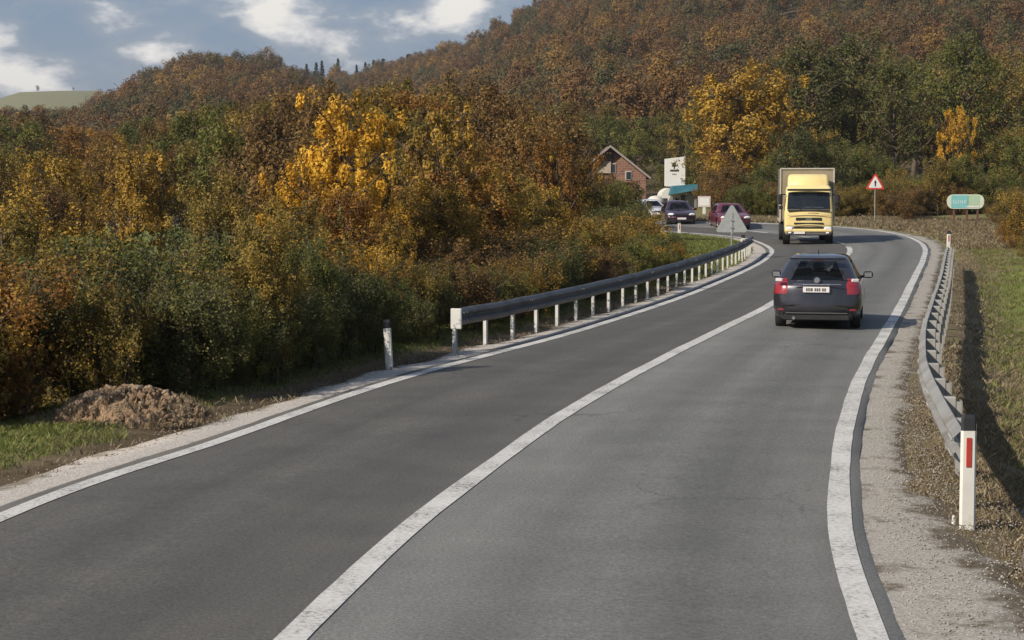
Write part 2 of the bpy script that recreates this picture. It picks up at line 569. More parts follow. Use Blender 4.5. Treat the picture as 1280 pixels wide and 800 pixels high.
def paint_material():
    m, t, o = new_mat('road_paint')
    p = N(t, 'ShaderNodeBsdfPrincipled', inp={'Roughness': .7})
    c = N(t, 'ShaderNodeTexCoord')
    f = N(t, 'ShaderNodeTexNoise', inp={'Scale': 22.0, 'Detail': 8.0, 'Roughness': .75})
    g = N(t, 'ShaderNodeTexNoise', inp={'Scale': 1.3, 'Detail': 4.0})
    for q in (f, g):
        t.links.new(c.outputs['Object'], q.inputs['Vector'])
    s = math_(t, 'ADD', math_(t, 'MULTIPLY', f.outputs['Fac'], .7), math_(t, 'MULTIPLY', g.outputs['Fac'], .3))
    r = ramp(t, [(.40, (.16, .155, .145)), (.475, (.50, .49, .46)), (.62, (.66, .65, .62))])
    t.links.new(s, r.inputs[0]); t.links.new(r.outputs[0], p.inputs['Base Color'])
    t.links.new(p.outputs[0], o.inputs[0])
    MATS['road_paint'] = m


paint_material()


def gravel_material(name, ca, cb, cc, weed, wlo):
    m, t, o = new_mat(name)
    p = N(t, 'ShaderNodeBsdfPrincipled', inp={'Roughness': .92, 'Specular IOR Level': .2})
    c = N(t, 'ShaderNodeTexCoord')
    v = N(t, 'ShaderNodeTexVoronoi', inp={'Scale': 38.0})
    f = N(t, 'ShaderNodeTexNoise', inp={'Scale': 30.0, 'Detail': 7.0, 'Roughness': .75})
    g = N(t, 'ShaderNodeTexNoise', inp={'Scale': 1.6, 'Detail': 7.0, 'Roughness': .68})
    for q in (v, f, g):
        t.links.new(c.outputs['Object'], q.inputs['Vector'])
    r = ramp(t, [(.28, ca), (.5, cb), (.72, cc)])
    t.links.new(f.outputs['Fac'], r.inputs[0])
    r2 = ramp(t, [(wlo, 0.0), (wlo + .13, 1.0)])
    ea = N(t, 'ShaderNodeAttribute', attribute_name='edge')
    t.links.new(math_(t, 'ADD', g.outputs['Fac'], math_(t, 'MULTIPLY', ea.outputs['Fac'], .30)), r2.inputs[0])
    mx = N(t, 'ShaderNodeMix', data_type='RGBA'); mx.inputs[7].default_value = (*weed, 1)
    t.links.new(r2.outputs[0], mx.inputs[0]); t.links.new(r.outputs[0], mx.inputs[6])
    sc = N(t, 'ShaderNodeVectorMath', operation='SCALE')
    t.links.new(mx.outputs[2], sc.inputs[0])
    t.links.new(math_(t, 'ADD', math_(t, 'MULTIPLY', v.outputs['Distance'], .7), .72), sc.inputs['Scale'])
    t.links.new(sc.outputs[0], p.inputs['Base Color'])
    b = N(t, 'ShaderNodeBump', inp={'Strength': .45, 'Distance': .008})
    t.links.new(v.outputs['Distance'], b.inputs['Height']); t.links.new(b.outputs[0], p.inputs['Normal'])
    t.links.new(p.outputs[0], o.inputs[0])
    MATS[name] = m


gravel_material('gravel_right', (.22, .20, .17), (.33, .305, .265), (.44, .41, .36), (.12, .095, .065), .57)
gravel_material('gravel_weedy', (.17, .14, .11), (.25, .21, .165), (.36, .31, .25), (.095, .075, .05), .44)
gravel_material('gravel_left', (.30, .28, .25), (.42, .385, .345), (.54, .50, .46), (.20, .17, .13), .62)


def ground_material():
    m, t, o = new_mat('ground_soil')
    p = N(t, 'ShaderNodeBsdfPrincipled', inp={'Roughness': .95, 'Specular IOR Level': .15})
    c = N(t, 'ShaderNodeTexCoord')
    a = N(t, 'ShaderNodeAttribute', attribute_name='verge')    # 0 wood floor, .5 dry weeds, 1 grass
    f = N(t, 'ShaderNodeTexNoise', inp={'Scale': 14.0, 'Detail': 8.0, 'Roughness': .75})
    g = N(t, 'ShaderNodeTexNoise', inp={'Scale': .55, 'Detail': 6.0, 'Roughness': .65})
    for q in (f, g):
        t.links.new(c.outputs['Object'], q.inputs['Vector'])
    s = math_(t, 'ADD', a.outputs['Fac'], math_(t, 'MULTIPLY', math_(t, 'SUBTRACT', g.outputs['Fac'], .5), .85))
    r = ramp(t, [(.05, (.085, .06, .036)), (.38, (.18, .14, .085)), (.56, (.20, .175, .085)), (.72, (.155, .175, .05)), (1.0, (.17, .20, .055))])
    t.links.new(s, r.inputs[0])
    sc = N(t, 'ShaderNodeVectorMath', operation='SCALE')
    t.links.new(r.outputs[0], sc.inputs[0])
    t.links.new(math_(t, 'ADD', math_(t, 'MULTIPLY', f.outputs['Fac'], 1.1), .45), sc.inputs['Scale'])
    t.links.new(sc.outputs[0], p.inputs['Base Color'])
    b = N(t, 'ShaderNodeBump', inp={'Strength': .8, 'Distance': .04})
    t.links.new(f.outputs['Fac'], b.inputs['Height']); t.links.new(b.outputs[0], p.inputs['Normal'])
    t.links.new(p.outputs[0], o.inputs[0])
    MATS['ground_soil'] = m


ground_material()
leaf_mat('grass_blade', [(.05, (.095, .125, .030)), (.4, (.15, .185, .045)), (.7, (.22, .225, .065)), (1.0, (.36, .31, .13))], transl=.3, objr=0)
leaf_mat('dry_blade', [(.05, (.12, .09, .055)), (.4, (.20, .155, .09)), (.7, (.29, .23, .14)), (1.0, (.42, .36, .23))], transl=.2, objr=0)
simple('dirt_clod', (.26, .175, .105), .95, var=.35, scale=9.0, bump=.8)
simple('dirt_clod_pale', (.34, .25, .165), .95, var=.3, scale=9.0, bump=.8)
simple('stone_grey', (.33, .30, .26), .9, var=.35, scale=.9)

# ------------------------------------------------------------------ the road, in world metres
def cat(pts, n=24):
    """Catmull-Rom through points (arrays), dense."""
    pts = [np.array(p, float) for p in pts]
    pts = [2 * pts[0] - pts[1]] + pts + [2 * pts[-1] - pts[-2]]
    o_ = []
    for i in range(1, len(pts) - 2):
        p0, p1, p2, p3 = pts[i - 1:i + 3]
        d0 = max(np.linalg.norm(p1 - p0), 1e-6) ** .5; d1 = max(np.linalg.norm(p2 - p1), 1e-6) ** .5; d2 = max(np.linalg.norm(p3 - p2), 1e-6) ** .5
        m1 = (p2 - p1) + d1 * ((p1 - p0) / d0 - (p2 - p0) / (d0 + d1))
        m2 = (p2 - p1) + d1 * ((p3 - p2) / d2 - (p3 - p1) / (d1 + d2))
        for k in range(n):
            u = k / n
            o_.append((2 * u ** 3 - 3 * u ** 2 + 1) * p1 + (u ** 3 - 2 * u ** 2 + u) * m1 + (-2 * u ** 3 + 3 * u ** 2) * p2 + (u ** 3 - u ** 2) * m2)
    o_.append(pts[-2])
    return np.array(o_)


def smooth_curve(P_, k=6, step=.5):
    d = np.r_[0, np.cumsum(np.linalg.norm(np.diff(P_, axis=0), axis=1))]
    s = np.arange(0, d[-1], step)
    Q = np.stack([np.interp(s, d, P_[:, i]) for i in range(P_.shape[1])], 1)
    for _ in range(k):
        Q[1:-1] = .25 * Q[:-2] + .5 * Q[1:-1] + .25 * Q[2:]
    return Q


def gp(lst):
    return [tuple(G(*q)) for q in lst]


LL = [(-9.2, -60, 0), (-7.0, -20, 0), (-6.4, -6, 0), (-5.95, 5, 0)] + gp([(0, 648), (112, 601), (225, 569), (397, 507.5), (460, 486), (556, 458), (700, 420.5), (840, 376), (902, 351.7), (947, 330.6), (962, 319.5, .0), (965, 313.5, .0), (960, 308.5, .0), (947, 302.5, .02), (928, 297.5, .05), (895, 294, .10), (853, 290.5, .2)]) + [(5, 105.3, .3), (-2, 108.6, .35), (-15, 115, .35), (-45, 128, .35), (-90, 145, .4)]
RR = [(-3.0, -60, 0), (-.1, -20, 0), (1.0, -6, 0), (1.65, 5, 0)] + gp([(1092, 800), (1070, 742), (1056, 695), (1048, 642), (1050, 590), (1053, 553), (1064, 506), (1077, 469), (1103, 422), (1124.5, 385), (1142.5, 348.5), (1155, 321.5), (1156, 310, .05), (1148, 302, .12), (1126, 293.5, .22), (1107, 290, .3), (1060, 284.5, .45), (1000, 281, .55), (940, 279, .6), (900, 278, .62), (850, 277, .64)]) + [(6, 112.6, .65), (0, 117, .65), (-13, 123.5, .65), (-43, 136, .6), (-88, 153, .6)]
CC = [(-6.2, -60, 0), (-3.6, -20, 0), (-2.8, -6, 0), (-2.2, 5, 0)] + gp([(370, 800), (472, 700), (542, 640), (620, 582), (700, 524), (800, 466), (895, 417), (960, 384.5)]) + [(8.2, 54.5, 0), (10.6, 64, 0), (12.6, 73, 0), (13.9, 79, 0), (14.95, 85.5, .1), (15.4, 91, .15), (15.0, 97, .2), (13.6, 102.3, .3), (11.0, 106.3, .4), (7.0, 108.8, .45), (0, 112.6, .5), (-14, 119.2, .5), (-44, 132, .5), (-89, 149, .5)]
Lc = smooth_curve(cat(LL)); Rc = smooth_curve(cat(RR)); Cc = smooth_curve(cat(CC))


def cross(Cp, n, poly):
    """Intersection of the line Cp + a n with polyline, nearest to Cp."""
    a = poly[:-1, :2] - Cp; b = poly[1:, :2] - Cp
    t = np.array([-n[1], n[0]])
    da = a @ t; db = b @ t
    idx = np.where(da * db <= 0)[0]
    best = None
    for i in idx:
        u = da[i] / (da[i] - db[i] + 1e-12)
        q = poly[i] + (poly[i + 1] - poly[i]) * u
        w = (q[:2] - Cp) @ n
        if abs(w) < 9 and (best is None or abs(w) < abs((best[:2] - Cp) @ n)):
            best = q
    return best


ST = []
for i in range(1, len(Cc) - 1):
    t = Cc[i + 1, :2] - Cc[i - 1, :2]; t /= np.linalg.norm(t)
    n = np.array([t[1], -t[0]])      # to the right
    l = cross(Cc[i, :2], n, Lc); r = cross(Cc[i, :2], n, Rc)
    if l is None or r is None:
        continue
    wl = (l[:2] - Cc[i, :2]) @ n; wr = (r[:2] - Cc[i, :2]) @ n
    if wl < -1 and wr > 1:
        ST.append((Cc[i, 0], Cc[i, 1], n[0], n[1], wl, wr, l[2], r[2]))
ST = np.array(ST)
for _ in range(5):
    ST[1:-1, 2:] = .25 * ST[:-2, 2:] + .5 * ST[1:-1, 2:] + .25 * ST[2:, 2:]
nn = np.linalg.norm(ST[:, 2:4], axis=1, keepdims=True); ST[:, 2:4] /= nn
SLEN = np.r_[0, np.cumsum(np.linalg.norm(np.diff(ST[:, :2], axis=0), axis=1))]
NS = len(ST)


def rp(i, a, ref='L'):
    """World point at station i, offset a metres right of L, C or R line."""
    cx, cy, nx, ny, wl, wr, zl, zr = ST[i]
    w = a + (wl if ref == 'L' else wr if ref == 'R' else 0.0)
    z = zl + (zr - zl) * np.clip((w - wl) / (wr - wl), -.15, 1.15)
    return np.array([cx + nx * w, cy + ny * w, z])


def ribbon(name, cols, mats, zoff=0.0, i0=0, i1=None, kind='structure', uv=False, jit=None, parent=None, sink=None):
    i1 = NS if i1 is None else i1
    V = []; U = []
    for i in range(i0, i1):
        for k, (ref, a, dz) in enumerate(cols):
            aa = a
            if jit and k in jit:
                s_ = SLEN[i]
                aa = a + jit[k] * (vnoise(s_ * .45, 3.3 + k, 5) + .6 * vnoise(s_ * 1.7, 9.3 + k, 6) + .35 * vnoise(s_ * 5.1, 1.3 + k, 8) - .95)
            p = rp(i, aa, ref); p[2] += zoff + dz
            if sink: p[2] -= .14 * float(np.clip((ST[i, 1] + 1.5 * vnoise(a * 2.0, 4.4, 9) - sink[0]) / (sink[1] - sink[0]), 0, 1))
            V.append(p)
            w = aa + (ST[i, 4] if ref == 'L' else ST[i, 5] if ref == 'R' else 0)
            # across coordinate in lane units so the centre line stays at zero
            U.append((w / (abs(ST[i, 4]) if w < 0 else ST[i, 5]) * 3.6, SLEN[i]))
    nc = len(cols)
    f = []
    for i in range(i1 - i0 - 1):
        for k in range(nc - 1):
            f.append((i * nc + k, i * nc + k + 1, (i + 1) * nc + k + 1, (i + 1) * nc + k))
    me = bpy.data.meshes.new(name)
    me.from_pydata([tuple(v) for v in V], [], f)
    me.materials.append(mats)
    if uv:
        l = me.uv_layers.new(name='UVMap')
        for lp in me.loops:
            l.data[lp.index].uv = U[lp.vertex_index]
    me.polygons.foreach_set('use_smooth', [True] * len(me.polygons))
    me.update()
    o = bpy.data.objects.new(name, me); COL.objects.link(o)
    if parent: o.parent = parent
    if kind: o['kind'] = kind
    return o


ribbon('road', [('L', -.27, -.03), ('L', -.24, 0), ('L', 0, 0), ('L', 1.2, .015), ('C', -1, .03), ('C', 0, .035), ('C', 1, .03), ('R', -1.2, .015), ('R', 0, 0), ('R', .20, 0), ('R', .23, -.03)], MATS['asphalt'], uv=True,
       jit={0: .05, 1: .05, 9: .05, 10: .05})


def nearst(x, y):
    return int(np.argmin((ST[:, 0] - x) ** 2 + (ST[:, 1] - y) ** 2))


ribbon('edge_line', [('L', -.10, .0), ('L', .10, .0)], MATS['road_paint'], zoff=.008, jit={0: .018, 1: .018})
ribbon('edge_line', [('R', -.105, .0), ('R', .105, .0)], MATS['road_paint'], zoff=.008, jit={0: .018, 1: .018})
ic = nearst(14.9, 86)
ribbon('centre_line', [('C', -.11, .035), ('C', .11, .035)], MATS['road_paint'], zoff=.007, i1=ic, jit={0: .018, 1: .018})
i = ic + 5
while SLEN[i] < SLEN[ic] + 45:
    j = i
    while SLEN[j] - SLEN[i] < 3: j += 1
    ribbon('centre_dash', [('C', -.09, .035), ('C', .09, .035)], MATS['road_paint'], zoff=.007, i0=i, i1=j)
    k = j
    while SLEN[k] - SLEN[j] < 3.0: k += 1
    i = k
o = ribbon('gravel_shoulder', [('L', -.98, -.075), ('L', -.80, -.03), ('L', -.55, -.02), ('L', -.2, -.015)], MATS['gravel_left'], jit={0: .42, 1: .34})
at_ = o.data.attributes.new('edge', 'FLOAT', 'POINT'); at_.data.foreach_set('value', np.tile([1.0, .7, .1, .3], NS).astype(np.float32))
# the right-hand gravel narrows with distance
V = []; 
for i in range(NS):
    y = ST[i, 1]; s_ = SLEN[i]
    base = float(np.interp(y, [0, 12, 16, 22, 30, 60, 90], [1.2, 1.2, .88, .58, .45, .5, .8]))
    wv = base + .55 * (vnoise(s_ * .5, 7.7, 5) + .6 * vnoise(s_ * 1.9, 2.3, 6) + .4 * vnoise(s_ * 6, 1.3, 8) - 1.0)
    for a, dz in ((.15, -.012), (.4, -.018), (max(.5, wv * .6), -.02), (max(.62, wv), -.035), (max(.75, wv + .2), -.085)):
        p = rp(i, a, 'R'); p[2] += dz
        V.append(p)
f = [(i * 5 + k, i * 5 + k + 1, (i + 1) * 5 + k + 1, (i + 1) * 5 + k) for i in range(NS - 1) for k in range(4)]
mb = MB(); mb.add(V, f)
o = mb.build('gravel_shoulder', MATS['gravel_right'], smooth_=True); o['kind'] = 'structure'
at_ = o.data.attributes.new('edge', 'FLOAT', 'POINT'); at_.data.foreach_set('value', np.tile([.35, 0, .12, .6, 1.0], NS).astype(np.float32))
ribbon('weedy_gravel', [('R', .4, -.035), ('R', 1.1, -.04), ('R', 2.2, -.035), ('R', 3.4, -.10)], MATS['gravel_weedy'], i1=nearst(3.6, 19), jit={3: .6}, sink=(14.0, 18.0))

# ------------------------------------------------------------------ terrain
def lateral(x, y):
    """Signed distance outside the road: (<0 left of L, >0 right of R), z at that edge."""
    x = np.atleast_1d(x); y = np.atleast_1d(y)
    outd = np.empty(len(x)); zz = np.empty(len(x)); side = np.empty(len(x))
    for a in range(0, len(x), 4000):
        xs = x[a:a + 4000, None]; ys = y[a:a + 4000, None]
        dx = xs - ST[None, ::2, 0]; dy = ys - ST[None, ::2, 1]
        d2 = dx * dx + dy * dy
        k = np.argmin(d2, 1) * 2
        S = ST[k]
        w = (x[a:a + 4000] - S[:, 0]) * S[:, 2] + (y[a:a + 4000] - S[:, 1]) * S[:, 3]
        dist = np.sqrt(d2.min(1))
        w = np.where(np.abs(w) < dist * .6, np.sign(w) * dist, w)
        wl, wr, zl, zr = S[:, 4], S[:, 5], S[:, 6], S[:, 7]
        o_ = np.where(w < wl, w - wl, np.where(w > wr, w - wr, 0.0))
        outd[a:a + 4000] = o_
        zz[a:a + 4000] = zl + (zr - zl) * np.clip((w - wl) / (wr - wl), -.1, 1.1)
    return outd, zz


SKY_BIG = ([-400, 0, 300, 370, 450, 520, 600, 670, 760, 900, 1280, 1800], [150, 140, 112, 98, 90, 76, 47, 5, -45, -75, -85, -85])
SKY_MID = ([-400, 0, 100, 130, 200, 260, 350, 375, 430, 520, 620, 800], [230, 184, 152, 136, 98, 84, 84, 98, 116, 148, 190, 235])
SKY_FAR = ([-400, -100, 0, 25, 60, 130, 200, 300, 500, 1800], [170, 150, 132, 120, 117, 117, 128, 150, 200, 226])


def hills(x, y):
    r = np.sqrt(x * x + y * y) + 1e-6
    yy = np.maximum(y, .15 * r)
    px = 640 + F * np.clip(x / np.maximum(yy, 1e-6), -1.2, 1.2)
    rr_ = r
    # big hill
    Yr = np.interp(px, [-400, 300, 520, 670, 1280], [1300, 1150, 1000, 820, 720])
    sk = np.interp(px, *SKY_BIG)
    zr = HC + (227 - (sk + 7.5 * F / Yr)) * Yr / F
    s = np.clip((rr_ - 150) / (Yr - 150), 0, 1)
    zb = np.where(rr_ < Yr, zr * s ** 1.45, zr - (rr_ - Yr) * .12)
    # mid hill
    Ym = 700.0
    sk = np.interp(px, *SKY_MID)
    zr = HC + (227 - (sk + 6.5 * F / Ym)) * Ym / F
    s = np.clip((rr_ - 160) / (Ym - 160), 0, 1)
    zm = np.where(rr_ < Ym, zr * s ** 1.5, zr - (rr_ - Ym) * .16)
    # far hill
    Yf = 2600.0
    sk = np.interp(px, *SKY_FAR)
    zr = HC + (227 - sk) * Yf / F
    s = np.clip((rr_ - 1100) / (Yf - 1100), 0, 1)
    zf = np.where(rr_ < Yf, zr * s ** 1.3, zr - (rr_ - Yf) * .05)
    h = np.maximum(np.maximum(zb, zm), zf)
    h = np.maximum(h, -2.0)
    n = (vnoise(x * .02, y * .02, 3) - .5) * 6 + (vnoise(x * .06, y * .06, 4) - .5) * 2.0
    h = h + n * smooth(170, 420, rr_)
    return h


def ground_z(x, y):
    x = np.atleast_1d(np.asarray(x, float)); y = np.atleast_1d(np.asarray(y, float))
    outd, ze = lateral(x, y)
    # left side: verge, then falls away; stays level inside the bend
    a = -outd
    fall = smooth(2.6, 9.0, a) * 1.7 * (1 - smooth(56, 76, y))
    zl = ze * (1 - smooth(1, 10, a)) - fall - .055 * smooth(.0, .4, a) + .05 * smooth(1.0, 1.8, a)
    # right side: shallow ditch, then a slow rise
    b = outd
    zr = ze * (1 - .4 * smooth(2, 12, b)) - .055 * smooth(0, .4, b) - .42 * np.exp(-((b - 2.7) / 1.0) ** 2) * (1 - smooth(60, 75, y)) + .035 * np.maximum(b - 4, 0) * smooth(4, 8, b)
    zr = np.minimum(zr, 4.0)
    z = np.where(outd < 0, zl, np.where(outd > 0, zr, ze - .09))
    inside = (outd == 0)
    bump = (vnoise(x * .9, y * .9, 11) - .5) * .12 + (vnoise(x * 3.1, y * 3.1, 12) - .5) * .05
    z = z + np.where(inside, 0, bump * smooth(1.1, 2.2, np.abs(outd)))
    far = smooth(125, 190, np.sqrt(x * x + y * y))
    return z * (1 - far) + hills(x, y) * far, outd


def axis(breaks):
    o_ = [breaks[0][0]]
    for a, b, st in breaks:
        n = max(1, int(round((b - a) / st)))
        o_ += list(np.linspace(a, b, n + 1)[1:])
    return np.array(o_)


xs = axis([(-4000, -1200, 200), (-1200, -400, 50), (-400, -120, 14), (-120, -40, 4), (-40, -14, 1.2), (-14, 24, .38), (24, 60, 1.2), (60, 140, 4), (140, 400, 14), (400, 1200, 50), (1200, 4000, 200)])
ys = axis([(-1500, -300, 150), (-300, -60, 20), (-60, 4, 4), (4, 36, .35), (36, 125, .6), (125, 200, 3), (200, 1400, 14), (1400, 3400, 60), (3400, 7000, 300)])
X, Y = np.meshgrid(xs, ys)
Z, OUT = ground_z(X.ravel(), Y.ravel())
nx, ny = len(xs), len(ys)
V = np.stack([X.ravel(), Y.ravel(), Z], 1)
ii = np.arange(nx * ny).reshape(ny, nx)
Q = np.stack([ii[:-1, :-1].ravel(), ii[:-1, 1:].ravel(), ii[1:, 1:].ravel(), ii[1:, :-1].ravel()], 1)
Xf, Yf_ = X.ravel(), Y.ravel()
verge = np.where(OUT < 0, .62 * smooth(1.0, 2.0, -OUT) + .12, .40 + .40 * smooth(1.9, 3.4, OUT))
verge = np.where((OUT < 0) & (Yf_ < 60), verge * (1 - smooth(2.6, 4.5, -OUT)), verge)
verge = np.where((OUT < 0) & (Yf_ > 60), .80, verge)
verge = np.where((OUT > 0) & (Yf_ > 75), .58, verge)
rad = np.sqrt(Xf ** 2 + Yf_ ** 2)
verge = np.where(rad > 150, .1, verge)
verge = np.where(rad > 1500, .62, verge)
me = np_mesh('ground', V, Q, MATS['ground_soil'], {'verge': ('POINT', verge)})
me.polygons.foreach_set('use_smooth', [True] * len(me.polygons))
go = bpy.data.objects.new('ground', me); COL.objects.link(go); go['kind'] = 'structure'


def gz(x, y):
    return float(ground_z([x], [y])[0][0])


# ------------------------------------------------------------------ vegetation prototypes
def leaves_arrays(cen, outd, size, clump, r, bias=.55, aspect=.62):
    n = len(cen)
    nrm = r.normal(size=(n, 3)); nrm /= np.linalg.norm(nrm, axis=1, keepdims=True)
    nrm = nrm * (1 - bias) + outd * bias + np.array([0, 0, .12])
    nrm /= np.linalg.norm(nrm, axis=1, keepdims=True) + 1e-9
    h = r.normal(size=(n, 3))
    a = np.cross(nrm, h); a /= np.linalg.norm(a, axis=1, keepdims=True) + 1e-9
    b = np.cross(nrm, a)
    s = (size * r.uniform(.6, 1.35, n))[:, None]
    fold = nrm * s * r.uniform(-.12, .18, n)[:, None]
    v = np.stack([cen - a * s * .6, cen - b * s * .5 * aspect + fold, cen + a * s * .6, cen + b * s * .5 * aspect + fold], 1).reshape(-1, 3)
    q = np.arange(n * 4).reshape(n, 4)
    return v, q


def limbs(r, h, rad, z0, nl, stems=1, spread=.35, lean=.0):
    """Skeleton: list of (pts, radii) tubes and tip points."""
    tubes = []; tips = []
    for s in range(stems):
        ang = r.uniform(0, 2 * pi)
        base = np.array([0., 0, 0]) if stems == 1 else np.array([cos(ang), sin(ang), 0]) * r.uniform(.05, .3) * rad
        ln = (np.array([cos(ang), sin(ang), 0]) * (spread * rad * r.uniform(.3, 1.0)) if stems > 1 else r.normal(size=3) * [.12, .12, 0] * rad)
        hh = h * (r.uniform(.75, .97) if stems > 1 else .93)
        pts = []
        for k in range(7):
            u = k / 6
            pts.append(base + ln * u ** 1.3 + np.array([0, 0, hh * u]) + r.normal(size=3) * [.04, .04, 0] * rad * (u > 0) * (k < 6))
        r0 = .022 * h * (1 if stems == 1 else .5)
        tubes.append((pts, [r0 * (1 - .85 * k / 6) + .006 for k in range(7)]))
        P_ = np.array(pts)
        for j in range(nl // stems):
            u = z0 + (1 - z0) * (j + r.uniform(0, .8)) / (nl // stems) * .97
            u = min(u, .97)
            k = u * 6
            p0 = P_[int(k)] + (P_[min(int(k) + 1, 6)] - P_[int(k)]) * (k - int(k))
            w = j * 2.4 + r.uniform(-.5, .5)
            env = max(.18, (1 - ((u - .45) / .62) ** 2)) ** .6 if u > z0 else .5
            ln_ = rad * env * r.uniform(.6, 1.15)
            up = r.uniform(.45, 1.25) * ln_ * (1.1 if u < .6 else .7)
            e = p0 + np.array([cos(w) * ln_, sin(w) * ln_, up])
            e[2] = min(e[2], h)
            mid_ = (p0 + e) / 2 + np.array([0, 0, -.08 * ln_]) + r.normal(size=3) * .05 * ln_
            tubes.append(([p0, mid_, e], [r0 * .38 * (1 - .6 * u), r0 * .22, .007]))
            tips.append(e)
            for q in range(4):
                t_ = r.uniform(.3, .95)
                a = p0 + (e - p0) * t_
                e2 = a + r.normal(size=3) * [1, 1, .7] * ln_ * .30 + np.array([0, 0, .12 * ln_])
                e2[2] = min(e2[2], h)
                tubes.append(([a, e2], [r0 * .13, .004]))
                tips.append(e2)
        tips.append(P_[-1])
    return tubes, tips


def make_tree_meshes(name, seed, h, rad, z0=.2, nl=16, stems=1, per=60, cr=.42, lsize=.14, bark='bark', bias=.5, lm='leaf_olive', fill=0, bare=0.0, tn=5, twigs=0):
    r = np.random.RandomState(seed)
    tubes, tips = limbs(r, h, rad, z0, nl, stems)
    tips = np.array(tips)
    ctr = np.array([0, 0, h * (z0 + 1) / 2])
    if fill:
        d = r.normal(size=(fill, 3)); d /= np.linalg.norm(d, axis=1, keepdims=True)
        rr_ = r.uniform(.35, 1.0, fill)[:, None] ** .6
        hh = h * (1 - z0) / 2
        ex = ctr + d * rr_ * np.array([rad, rad, hh]) * .95
        tips = np.vstack([tips, ex])
    keep = r.uniform(size=len(tips)) > bare
    tips = tips[keep]
    cen = []; outv = []; cl = []
    for i, t in enumerate(tips):
        k = int(per * r.uniform(.5, 1.5))
        rc = cr * r.uniform(.6, 1.3)
        d = r.normal(size=(k, 3)); d /= np.linalg.norm(d, axis=1, keepdims=True) + 1e-9
        p = t + d * rc * (r.uniform(size=(k, 1)) ** .45) * np.array([.85, .85, 1.15])
        cen.append(p)
        o_ = (p - ctr) / np.array([rad, rad, h * .5]); o_ /= np.linalg.norm(o_, axis=1, keepdims=True) + 1e-9
        outv.append(.55 * d + .45 * o_); cl.append(np.full(k, r.uniform()))
    cen = np.vstack(cen); outv = np.vstack(outv); cl = np.concatenate(cl)
    cen[:, 2] = np.maximum(cen[:, 2], .05)
    v, q = leaves_arrays(cen, outv, lsize, cl, r, bias)
    crown = np_mesh(name + '_crown', v, q, MATS[lm], {'rnd': ('FACE', r.uniform(size=len(cen))), 'clump': ('FACE', cl)})
    mb = MB()
    for p, rad_ in tubes:
        mb.tube(p, rad_, n=tn if rad_[0] > .03 else 3, caps=False)
    if twigs:
        for i in range(twigs):
            t = tips[r.randint(len(tips))]
            e = t + r.normal(size=3) * [.35, .35, .2] * rad * .4 + np.array([0, 0, rad * .28])
            mb.tube([t, (t + e) / 2 + r.normal(size=3) * .03, e], [.012, .008, .004], n=3, caps=False)
    me = bpy.data.meshes.new(name + '_trunk')
    me.from_pydata([tuple(p) for p in mb.v], [], mb.f)
    me.materials.append(MATS[bark])
    me.polygons.foreach_set('use_smooth', [True] * len(me.polygons))
    me.update()
    return crown, me, h


PR = {}
# near: detailed leaves
for k in range(3):
    PR[f'near{k}'] = make_tree_meshes('near_tree', 10 + k, 6.0, 1.45, z0=.10, nl=24, per=105, cr=.42, lsize=.088, fill=64, bare=.06, twigs=120)
PR['maple0'] = make_tree_meshes('maple', 31, 7.2, 2.3, z0=.10, nl=24, per=105, cr=.36, lsize=.125, fill=46, bare=.16, bias=.6, lm='leaf_maple')
PR['maple1'] = make_tree_meshes('maple', 32, 7.0, 2.2, z0=.12, nl=22, per=95, cr=.34, lsize=.12, fill=34, bare=.24, bias=.6, lm='leaf_maple')
for k in range(3):
    PR[f'shrub{k}'] = make_tree_meshes('shrub', 50 + k, 2.6, 1.35, z0=.05, nl=24, stems=6, per=80, cr=.28, lsize=.062, fill=60, bare=.04, twigs=90)
# middle distance
for k in range(4):
    PR[f'mid{k}'] = make_tree_meshes('mid_tree', 70 + k, 8.0, 2.5, z0=.12, nl=22, per=62, cr=.55, lsize=.155, fill=46, bare=.07, tn=4, twigs=110)
for k in range(2):
    PR[f'tall{k}'] = make_tree_meshes('tall_tree', 80 + k, 12.0, 2.6, z0=.25, nl=30, per=48, cr=.56, lsize=.17, fill=40, bare=.08, tn=5, twigs=140)
PR['midmaple'] = make_tree_meshes('midmaple', 91, 9.0, 2.6, z0=.10, nl=26, per=85, cr=.48, lsize=.17, fill=40, bare=.14, bias=.6, lm='leaf_maple')


def conifer_meshes(seed, h=12.0, rad=2.2):
    r = np.random.RandomState(seed)
    cen = []; outv = []; cl = []
    for i in range(16):
        u = (i + .5) / 16
        z = h * (.08 + .9 * u); rr_ = rad * (1 - u) ** .8 + .15
        for j in range(9):
            w = r.uniform(0, 2 * pi)
            k = 16
            t = r.uniform(.1, 1, (k, 1))
            p = np.array([cos(w), sin(w), -.28]) * t * rr_ * r.uniform(.7, 1.15) + [0, 0, z] + r.normal(size=(k, 3)) * .12
            cen.append(p); outv.append(np.tile([cos(w) * .5, sin(w) * .5, .7], (k, 1))); cl.append(np.full(k, r.uniform()))
    cen = np.vstack(cen); outv = np.vstack(outv); cl = np.concatenate(cl)
    v, q = leaves_arrays(cen, outv, .55, cl, r, .6)
    crown = np_mesh('conifer_crown', v, q, MATS['leaf_conifer'], {'rnd': ('FACE', r.uniform(size=len(cen))), 'clump': ('FACE', cl)})
    mb = MB().tube([(0, 0, 0), (0, 0, h * .5), (0, 0, h)], [.18, .1, .02], n=5, caps=False)
    me = bpy.data.meshes.new('conifer_trunk'); me.from_pydata(mb.v, [], mb.f); me.materials.append(MATS['bark']); me.update()
    return crown, me, h


PR['conifer'] = conifer_meshes(5)

CNAME = {'leaf_maple': 'yellow', 'leaf_gold': 'golden', 'leaf_orange': 'orange', 'leaf_olive': 'olive', 'leaf_brown': 'brown', 'leaf_green': 'green', 'leaf_dark': 'dark green', 'leaf_conifer': 'dark'}


